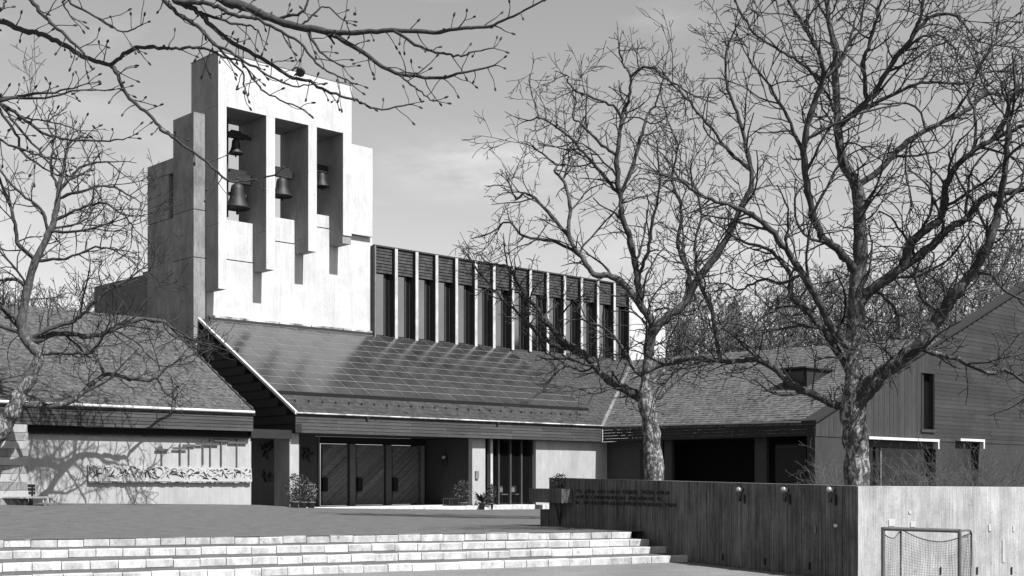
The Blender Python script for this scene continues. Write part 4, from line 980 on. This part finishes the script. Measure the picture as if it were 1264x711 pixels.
T3 = [([(-46, 645), (-40, 610), (-26, 575), (-8, 545), (8, 522), (17, 505), (23, 490), (33, 475), (44, 453), (47, 437), (35, 424), (28, 409), (27, 391), (34, 356), (44, 322), (61, 288), (69, 261), (73, 234), (79, 204), (84, 180)], 30, [30, 27, 24, 22, 20, 19, 18, 15, 13, 12, 12, 12, 11, 10, 9, 8, 7, 6, 4, 3], 8),
 ([(73, 239), (91, 214), (111, 202), (132, 200)], 4, 2), ([(74, 244), (101, 236), (135, 230), (160, 241)], 4, 2),
 ([(68, 271), (98, 258), (125, 251), (152, 265), (164, 278)], 4, 2), ([(61, 288), (101, 285), (135, 275)], 4, 2),
 ([(44, 325), (81, 319), (118, 305), (140, 308)], 4, 2), ([(44, 322), (22, 300), (18, 270), (5, 235), (-10, 200)], 6, 2.5),
 ([(61, 288), (51, 258), (20, 234), (-5, 204)], 5, 2),
 ([(73, 234), (62, 205), (66, 175), (58, 150)], 4, 2),
 ([(24, 500), (55, 501), (84, 497), (102, 484), (124, 466), (139, 462), (165, 468), (190, 468), (205, 453), (238, 437)], 8.5, 2.5, .85),
 ([(194, 466), (205, 486), (216, 492)], 3, 1.5),
 ([(29, 424), (55, 409), (91, 395), (106, 384), (128, 362), (150, 350), (175, 332)], 7, 2),
 ([(36, 424), (73, 411), (110, 415), (139, 407), (165, 396), (197, 396), (219, 411), (238, 428)], 8, 2, .6),
 ([(49, 437), (91, 435), (113, 435), (132, 409), (150, 398)], 5, 2),
 ([(24, 400), (5, 380), (-20, 352)], 7, 4), ([(27, 412), (10, 405), (-15, 398)], 6, 4),
 ([(139, 407), (165, 420), (185, 440), (200, 452)], 3, 1.5),
 ([(34, 356), (20, 345), (0, 346), (-20, 340)], 5, 3)]
traced_tree('plane_tree', 'bare plane tree at the left edge with low limbs across the left wing roof', 40, (-42, 620), T3, dict(cfgA, len=1.5, rmin=.0098, space=.42, bough=1.8, kids=[2.2, 2.4, 1.2]), 23, 30, bark, bark_twig, zground=.3, drift=.25)
# ---- foreground plane tree, trunk left of the frame
Yf = 11.5
T4 = [([(-420, 900), (-415, 700), (-405, 480), (-400, 250), (-390, 60), (-360, -160), (-330, -330)], 80, 40),
 ([(-392, 100), (-280, 20), (-180, -5), (-60, 12)], 26, 9),
 ([(-60, 12), (0, 26), (28, 37), (48, 42), (70, 51), (96, 66), (118, 76), (138, 82), (145, 93), (160, 121), (183, 141), (200, 160), (216, 172), (250, 196), (270, 213), (283, 224), (308, 222), (337, 217)], 7.5, 2),
 ([(-360, -160), (-200, -170), (-60, -130), (80, -100), (180, -55)], 34, 14),
 ([(180, -55), (271, -3), (298, 6), (317, 15), (340, 25), (370, 34), (402, 39)], 13, 8),
 ([(402, 39), (440, 41), (484, 38), (535, 40), (570, 35), (602, 32), (634, 20), (672, 0)], 7, 2),
 ([(80, -100), (100, -60), (20, -25), (38, 0), (56, 21), (76, 39), (104, 67)], 7, 3),
 ([(135, 80), (157, 65), (174, 59), (200, 59), (212, 60), (239, 59), (260, 62), (275, 70), (298, 76), (315, 101), (332, 116), (370, 133)], 5, 1.8),
 ([(402, 39), (423, 49), (448, 64), (490, 90), (544, 96), (570, 89), (610, 81)], 7, 2),
 ([(490, 90), (499, 98), (520, 114), (535, 126)], 3, 1.5), ([(482, 40), (527, 61), (552, 67), (574, 67), (608, 59)], 4, 1.6),
 ([(180, -55), (200, -20), (216, 0), (233, 8), (250, 19), (264, 34), (294, 57), (328, 74), (355, 93), (383, 101), (408, 115), (440, 124), (463, 134), (505, 130)], 8, 2),
 ([(195, -30), (203, 0), (222, 19), (245, 34), (271, 61), (298, 89), (302, 112)], 6, 1.8),
 ([(222, 16), (243, 32), (264, 53), (296, 72), (328, 91), (361, 106), (385, 104)], 5, 1.6),
 ([(216, -2), (245, 4), (269, 8), (290, 19), (315, 23), (334, 32), (370, 53), (391, 78), (408, 89), (433, 101)], 6, 1.8),
 ([(250, 17), (285, 27), (313, 34), (322, 45)], 4, 1.5), ([(374, 38), (395, 63), (423, 84)], 4, 1.5),
 ([(340, 25), (372, 15), (380, 0), (384, -15)], 4, 2), ([(370, 34), (385, 20), (402, 8), (425, 26)], 3, 1.5),
 ([(180, -55), (90, -20), (84, 0), (118, 20), (152, 39), (173, 31)], 4, 1.5), ([(84, -5), (78, 5), (88, 22)], 3, 1.5),
 ([(-280, 60), (-120, 110), (-40, 122), (0, 124), (28, 118), (67, 114), (107, 104)], 9, 1.5),
 ([(-40, 122), (0, 121), (56, 121), (96, 112), (138, 110)], 4, 1.5),
 ([(-40, 122), (0, 129), (28, 146), (51, 163), (82, 172), (135, 173), (157, 171)], 6, 1.5),
 ([(0, 129), (25, 160), (60, 200), (85, 225)], 4, 1.5), ([(-10, 127), (20, 165), (30, 190), (70, 215), (95, 218)], 4, 1.5),
 ([(-100, 112), (-60, 150), (-10, 168), (40, 190), (70, 195)], 5, 1.5),
 ([(28, 146), (60, 150), (95, 160)], 2.5, 1.3), ([(-40, -10), (-5, 15), (5, 5), (8, -20)], 4, 2)]
cfgF = dict(curl=.2, seg=.05, wig=.16, up=.0, rmin=.0036, lvls=2, kids=[5.0, 6.0], space=.12, len=.25, r0=.007, count=0, max=4600, buds=True)
t4 = traced_tree('plane_tree', 'overhanging dark foreground plane tree branches with buds across the top left sky', Yf, (-420, 800), T4, cfgF, 31, 80, bark_fore, bark_fore, zground=LOW, drift=.22, tip=.6)
# hanging seed balls
for u, v, r_, top in ((371, 89, .042, 42), (535, 124, .012, 118), (438, 17, .016, 8), (462, 97, .014, 78), (302, 114, .02, 108)):
    p = PX(u, v, Yf); q = PX(u, top, Yf)
    s_ = G(); V = []; Fc = []; nu, nv_ = 12, 8
    for a_ in range(nv_ + 1):
        for b_ in range(nu):
            ph = math.pi * a_ / nv_; th = 2 * math.pi * b_ / nu; rr = r_ * (1 + rnd.uniform(-.13, .13))
            V.append((p[0] + rr * math.sin(ph) * math.cos(th), p[1] + rr * math.sin(ph) * math.sin(th), p[2] + rr * math.cos(ph)))
    for a_ in range(nv_):
        for b_ in range(nu): Fc.append((a_ * nu + b_, a_ * nu + (b_ + 1) % nu, (a_ + 1) * nu + (b_ + 1) % nu, (a_ + 1) * nu + b_))
    sb_ = obj('seed_ball', V, Fc, bark_twig, t4); st_ = Tubes(); st_.add([q, ((p[0] + q[0]) / 2 + .01, p[1], (p[2] + q[2]) / 2), p], [.003] * 3, 4); st_.o('stalk', bark_fore, sb_, loc=p)
# ---- background trees
def far_variant(seed, H):
    rg = random.Random(seed); tt = Tubes(); tb = Tubes()
    P = [np.array((0., 0., 0.))]; n = 9
    for i in range(n): P.append(P[-1] + np.array((rg.gauss(0, .18), rg.gauss(0, .18), H * .8 / n)))
    rr = np.linspace(.26, .05, n + 1); tt.add(P, rr, 7)
    cfg = dict(seg=.7, wig=.2, up=.16, rmin=.019, lvls=3, kids=[1.4, 1.5, 1.1], count=0, max=1500)
    for i in range(2, n + 1):
        for k in range(4):
            az_ = rg.uniform(0, 6.28); d = nrm(np.array((math.cos(az_), math.sin(az_), rg.uniform(.5, 1.3))))
            grow(tb, rg, P[i], d, max(.035, rr[i] * .5), H * .32 * (1.1 - .5 * i / n) * rg.uniform(.8, 1.2), 0, cfg)
    return tt.o('trunk', bark_far, None, (0, 0, 0), mesh_only=True), tb.o('crown', bark_far, None, (0, 0, 0), mesh_only=True)
variants = [far_variant(50 + i, 15) for i in range(4)]
def far_tree(u, Y, H, label, group, k):
    H *= .95
    x = (u - CU) / F * Y; t = thing('bare_tree', label, 'tree', (x, Y, LOW), group); t.rotation_euler = (0, 0, rnd.uniform(0, 6.28)); s = H / 15; t.scale = (s * rnd.uniform(.9, 1.2), s * rnd.uniform(.9, 1.2), s)
    for nm, me in zip(('trunk', 'crown'), variants[k % 4]):
        o = bpy.data.objects.new(nm, me); col.objects.link(o); o.parent = t
k = 0
for i in range(15):
    u = -30 + i * 15.5 + rnd.uniform(-6, 6); Y = rnd.uniform(85, 115); vt = rnd.uniform(305, 350) + max(0, (u - 130) * .3)
    far_tree(u, Y, (HV - vt) / F * Y + 1.7, 'bare tree in the distant row above the left wing roof', 'distant bare trees on the left', k); k += 1
for i in range(30):
    u = 815 + i * 16.5 + rnd.uniform(-8, 8); Y = rnd.uniform(90, 125); vt = 345 - (u - 815) * .19 + rnd.uniform(-22, 22)
    far_tree(u, Y, (HV - vt) / F * Y + 1.7, 'bare tree in the distant wood behind the right wing roof', 'distant bare trees on the right', k); k += 1
# conifers
def conifer(u, Y, vt, wdt, label):
    rg = random.Random(int(u)); x = (u - CU) / F * Y; zt = EYE + (HV - vt) / F * Y; t = thing('conifer', label, 'tree', (x, Y, LOW))
    tr = Tubes(); tr.add([(x, Y, LOW), (x, Y, zt * .5), (x, Y, zt)], [.3, .2, .04], 8); tr.o('trunk', bark, t)
    V = []; Fc = []
    for i in range(5200):
        h = rg.random() ** .8; z = 1.5 + (zt - 1.5) * h; R_ = wdt * (1 - h) ** .75 * rg.uniform(.25, 1.0) * (1 + .25 * math.sin(z * 4)); th = rg.uniform(0, 6.28)
        c = np.array((x + R_ * math.cos(th), Y + R_ * math.sin(th), z - R_ * .25)); d = np.array((math.cos(th), math.sin(th), rg.uniform(-.5, .3))) * .42; s = np.array((-math.sin(th), math.cos(th), rg.uniform(-.4, .4))) * .12
        n = len(V); V += [tuple(c - d * .3 - s), tuple(c - d * .3 + s), tuple(c + d)]; Fc.append((n, n + 1, n + 2))
    o_ = obj('crown', V, Fc, needle_mat, t); o_['kind'] = 'stuff'
conifer(905, 101, 374, 3.2, 'dark narrow conifer behind the right wing roof between the two plane trees')
conifer(842, 103, 400, 2.6, 'low dark conifer right of the white nave end block')
# ================================================================ SHRUBS AND POTS
def bare_shrub(x, y, z0, H, label, seed, group):
    rg = random.Random(seed); t = thing('bare_shrub', label, 'shrub', (x, y, z0), group); tb = Tubes()
    cfg = dict(seg=.12, wig=.14, up=.03, rmin=.0045, lvls=2, kids=[1.8, 2.2], count=0, max=260)
    for k in range(22):
        az_ = rg.uniform(0, 6.28); d = nrm(np.array((math.cos(az_) * .6, math.sin(az_) * .6, 1))); grow(tb, rg, np.array((x + rg.uniform(-.2, .2), y + rg.uniform(-.2, .2), z0)), d, .012, H * rg.uniform(.6, 1.05), 0, cfg)
    tb.o('stems', bark_far2, t)['kind'] = 'stuff'
for i, (u, Y, vt) in enumerate(((1035, 44, 545), (1118, 46, 556), (1140, 48, 542), (1165, 45, 565), (1190, 49, 555), (1212, 47, 548), (1236, 50, 560), (1256, 48, 545))):
    x = (u - CU) / F * Y; bare_shrub(x, Y, -.05, EYE + (HV - vt) / F * Y, ('leafless shrub right beside the large plane tree trunk', 'leafless shrub in front of the white-ledged window, its left one', 'tall leafless shrub at the right end of the white-ledged window', 'low leafless shrub just right of the white-ledged window', 'leafless shrub under the short white ledge', 'leafless shrub right of the short white ledge', 'leafless shrub before the right end of the dark house', 'leafless shrub at the right edge of the picture')[i], 60 + i, 'leafless shrubs before the gable house')
def leaf_cloud(c, rx, rz, n, size, m, parent, seed, name='leaves'):
    rg = random.Random(seed); V = []; Fc = []
    for i in range(n):
        th = rg.uniform(0, 6.28); rr = rg.random() ** .5; z = rg.uniform(-1, 1); k = math.sqrt(max(0, 1 - z * z))
        p = np.array((c[0] + rx * rr * k * math.cos(th), c[1] + rx * rr * k * math.sin(th), c[2] + rz * z)); d = nrm(np.array((rg.gauss(0, 1), rg.gauss(0, 1), rg.gauss(0, .8)))) * size * rg.uniform(.7, 1.3); s = nrm(np.cross(d, np.array((rg.gauss(0, 1), rg.gauss(0, 1), rg.gauss(0, 1))))) * size * .3
        n0 = len(V); V += [tuple(p), tuple(p + d * .5 + s), tuple(p + d), tuple(p + d * .5 - s)]; Fc.append((n0, n0 + 1, n0 + 2, n0 + 3))
    o_ = obj(name, V, Fc, m, parent); o_['kind'] = 'stuff'; return o_
def pot_plant(u, b, H, spread, zb, label, kind, seed, pot_r=.17, pot_h=.3):
    a = AU(u, b); p = Wd(a, b, zb); t = thing('potted_plant', label, 'plant', p, 'potted plants by the porch')
    G().lathe(p, [(pot_r * .7, 0), (pot_r * .95, pot_h * .85), (pot_r * 1.1, pot_h * .86), (pot_r * 1.1, pot_h), (pot_r * .9, pot_h), (pot_r * .85, pot_h * .9)], 16).o('pot', pot_mat, t, True)
    rg = random.Random(seed); tb = Tubes()
    if kind == 'palm':
        V = []; Fc = []
        for k in range(26):
            th = rg.uniform(0, 6.28); L_ = H * rg.uniform(.6, 1.0); up = rg.uniform(.5, 1.6); P = []; q = np.array(p) + (0, 0, pot_h); d = nrm(np.array((math.cos(th), math.sin(th), up)))
            for s in range(6): P.append(q.copy()); q = q + d * L_ / 6; d = nrm(d + np.array((0, 0, -.16)))
            sd = np.array((-math.sin(th), math.cos(th), 0)); n0 = len(V)
            for s, w_ in enumerate((.02, .045, .055, .05, .03, .004)): V += [tuple(P[s] - sd * w_), tuple(P[s] + sd * w_)]
            for s in range(5): Fc.append((n0 + 2 * s, n0 + 2 * s + 1, n0 + 2 * s + 3, n0 + 2 * s + 2))
        obj('leaves', V, Fc, leaf_mat, t)
    else:
        cfg = dict(seg=.1, wig=.15, up=.03, rmin=.005, lvls=1, kids=[4.0], count=0, max=80)
        for k in range(6): d = nrm(np.array((rg.gauss(0, .35), rg.gauss(0, .35), 1))); grow(tb, rg, np.array(p) + (0, 0, pot_h * .9), d, .012, H * .75, 0, cfg)
        tb.o('stems', bark_twig, t)
        leaf_cloud((p[0], p[1], p[2] + pot_h + H * .5), spread, H * .52, 420, .085, leaf_light if kind == 'pale' else leaf_mat, t, seed)
pot_plant(363.5, -.35, 1.05, .36, .0, 'tall leafy potted plant against the lit porch column', 'leafy', 3)
pot_plant(374, -.15, 1.0, .36, -.02, 'dark potted shrub in the middle of the group beside the porch column', 'leafy', 4)
pot_plant(384, -.1, .75, .24, -.03, 'paler potted plant right of the group by the porch column', 'pale', 5, .16, .3)
pot_plant(571.5, .1, .95, .45, -.15, 'bushy dark potted plant before the shaded porch side wall', 'leafy', 6, .2)
pot_plant(595, -.2, .95, .3, -.2, 'potted palm with arching leaves in front of the lit pier', 'palm', 7, .15, .34)
pot_plant(606, -.05, .8, .22, -.2, 'slim potted plant beside the post of the glazed bay', 'leafy', 8, .12)
ac = AU(557, .2); cr_ = thing('plant_crate', 'low dark wire crate on the threshold beside the bushy potted plant', 'crate', Wd(ac, .2, -.05))
for (x0, x1, z0, z1) in ((-.28, .28, .0, .04), (-.28, .28, .3, .33)): bbox('rail', ac + x0, ac + x1, .0, .03, z0, z1, steel, cr_); bbox('rail', ac + x0, ac + x1, .42, .45, z0, z1, steel, cr_)
for x0 in (-.28, .25):
    for y0 in (.0, .42): bbox('leg', ac + x0, ac + x0 + .03, y0 + .001, y0 + .029, .041 - .2, .299, steel, cr_)
# shrub behind wall
sp_ = WC + wd * (LW - 1.1) - wn * .7
t = thing('leafy_shrub', 'small round leafy shrub peeping over the left end of the garden wall', 'shrub', (sp_[0], sp_[1], 0))
pxs = PX(691, 588, sp_[1]); tb = Tubes(); 
for k in range(5): tb.add([(pxs[0], sp_[1], 0), (pxs[0] + rnd.uniform(-.2, .2), sp_[1], .6), (pxs[0] + rnd.uniform(-.3, .3), sp_[1], 1.2)], [.015, .01, .005], 5)
tb.o('stems', bark_twig, t); leaf_cloud((pxs[0], sp_[1] + .0, 1.08), .24, .2, 420, .05, leaf_mat, t, 77)
# weeds at the foot of the wall
g = G()
for k in range(260):
    s = rnd.uniform(.2, LW - 4.2); o1 = rnd.uniform(.02, .1) ; b_ = wl(s, o1, LOW); h = rnd.uniform(.02, .07) * (2 if rnd.random() < .06 else 1); e = (b_[0] + rnd.uniform(-.03, .03), b_[1] + rnd.uniform(-.03, .03), LOW + h)
    g.add([b_, (b_[0] + .012, b_[1], LOW), e], [(0, 1, 2)])
tag(g.o('weeds', leaf_mat), 'thin fringe of weeds along the foot of the garden wall', 'weeds', kind='stuff')
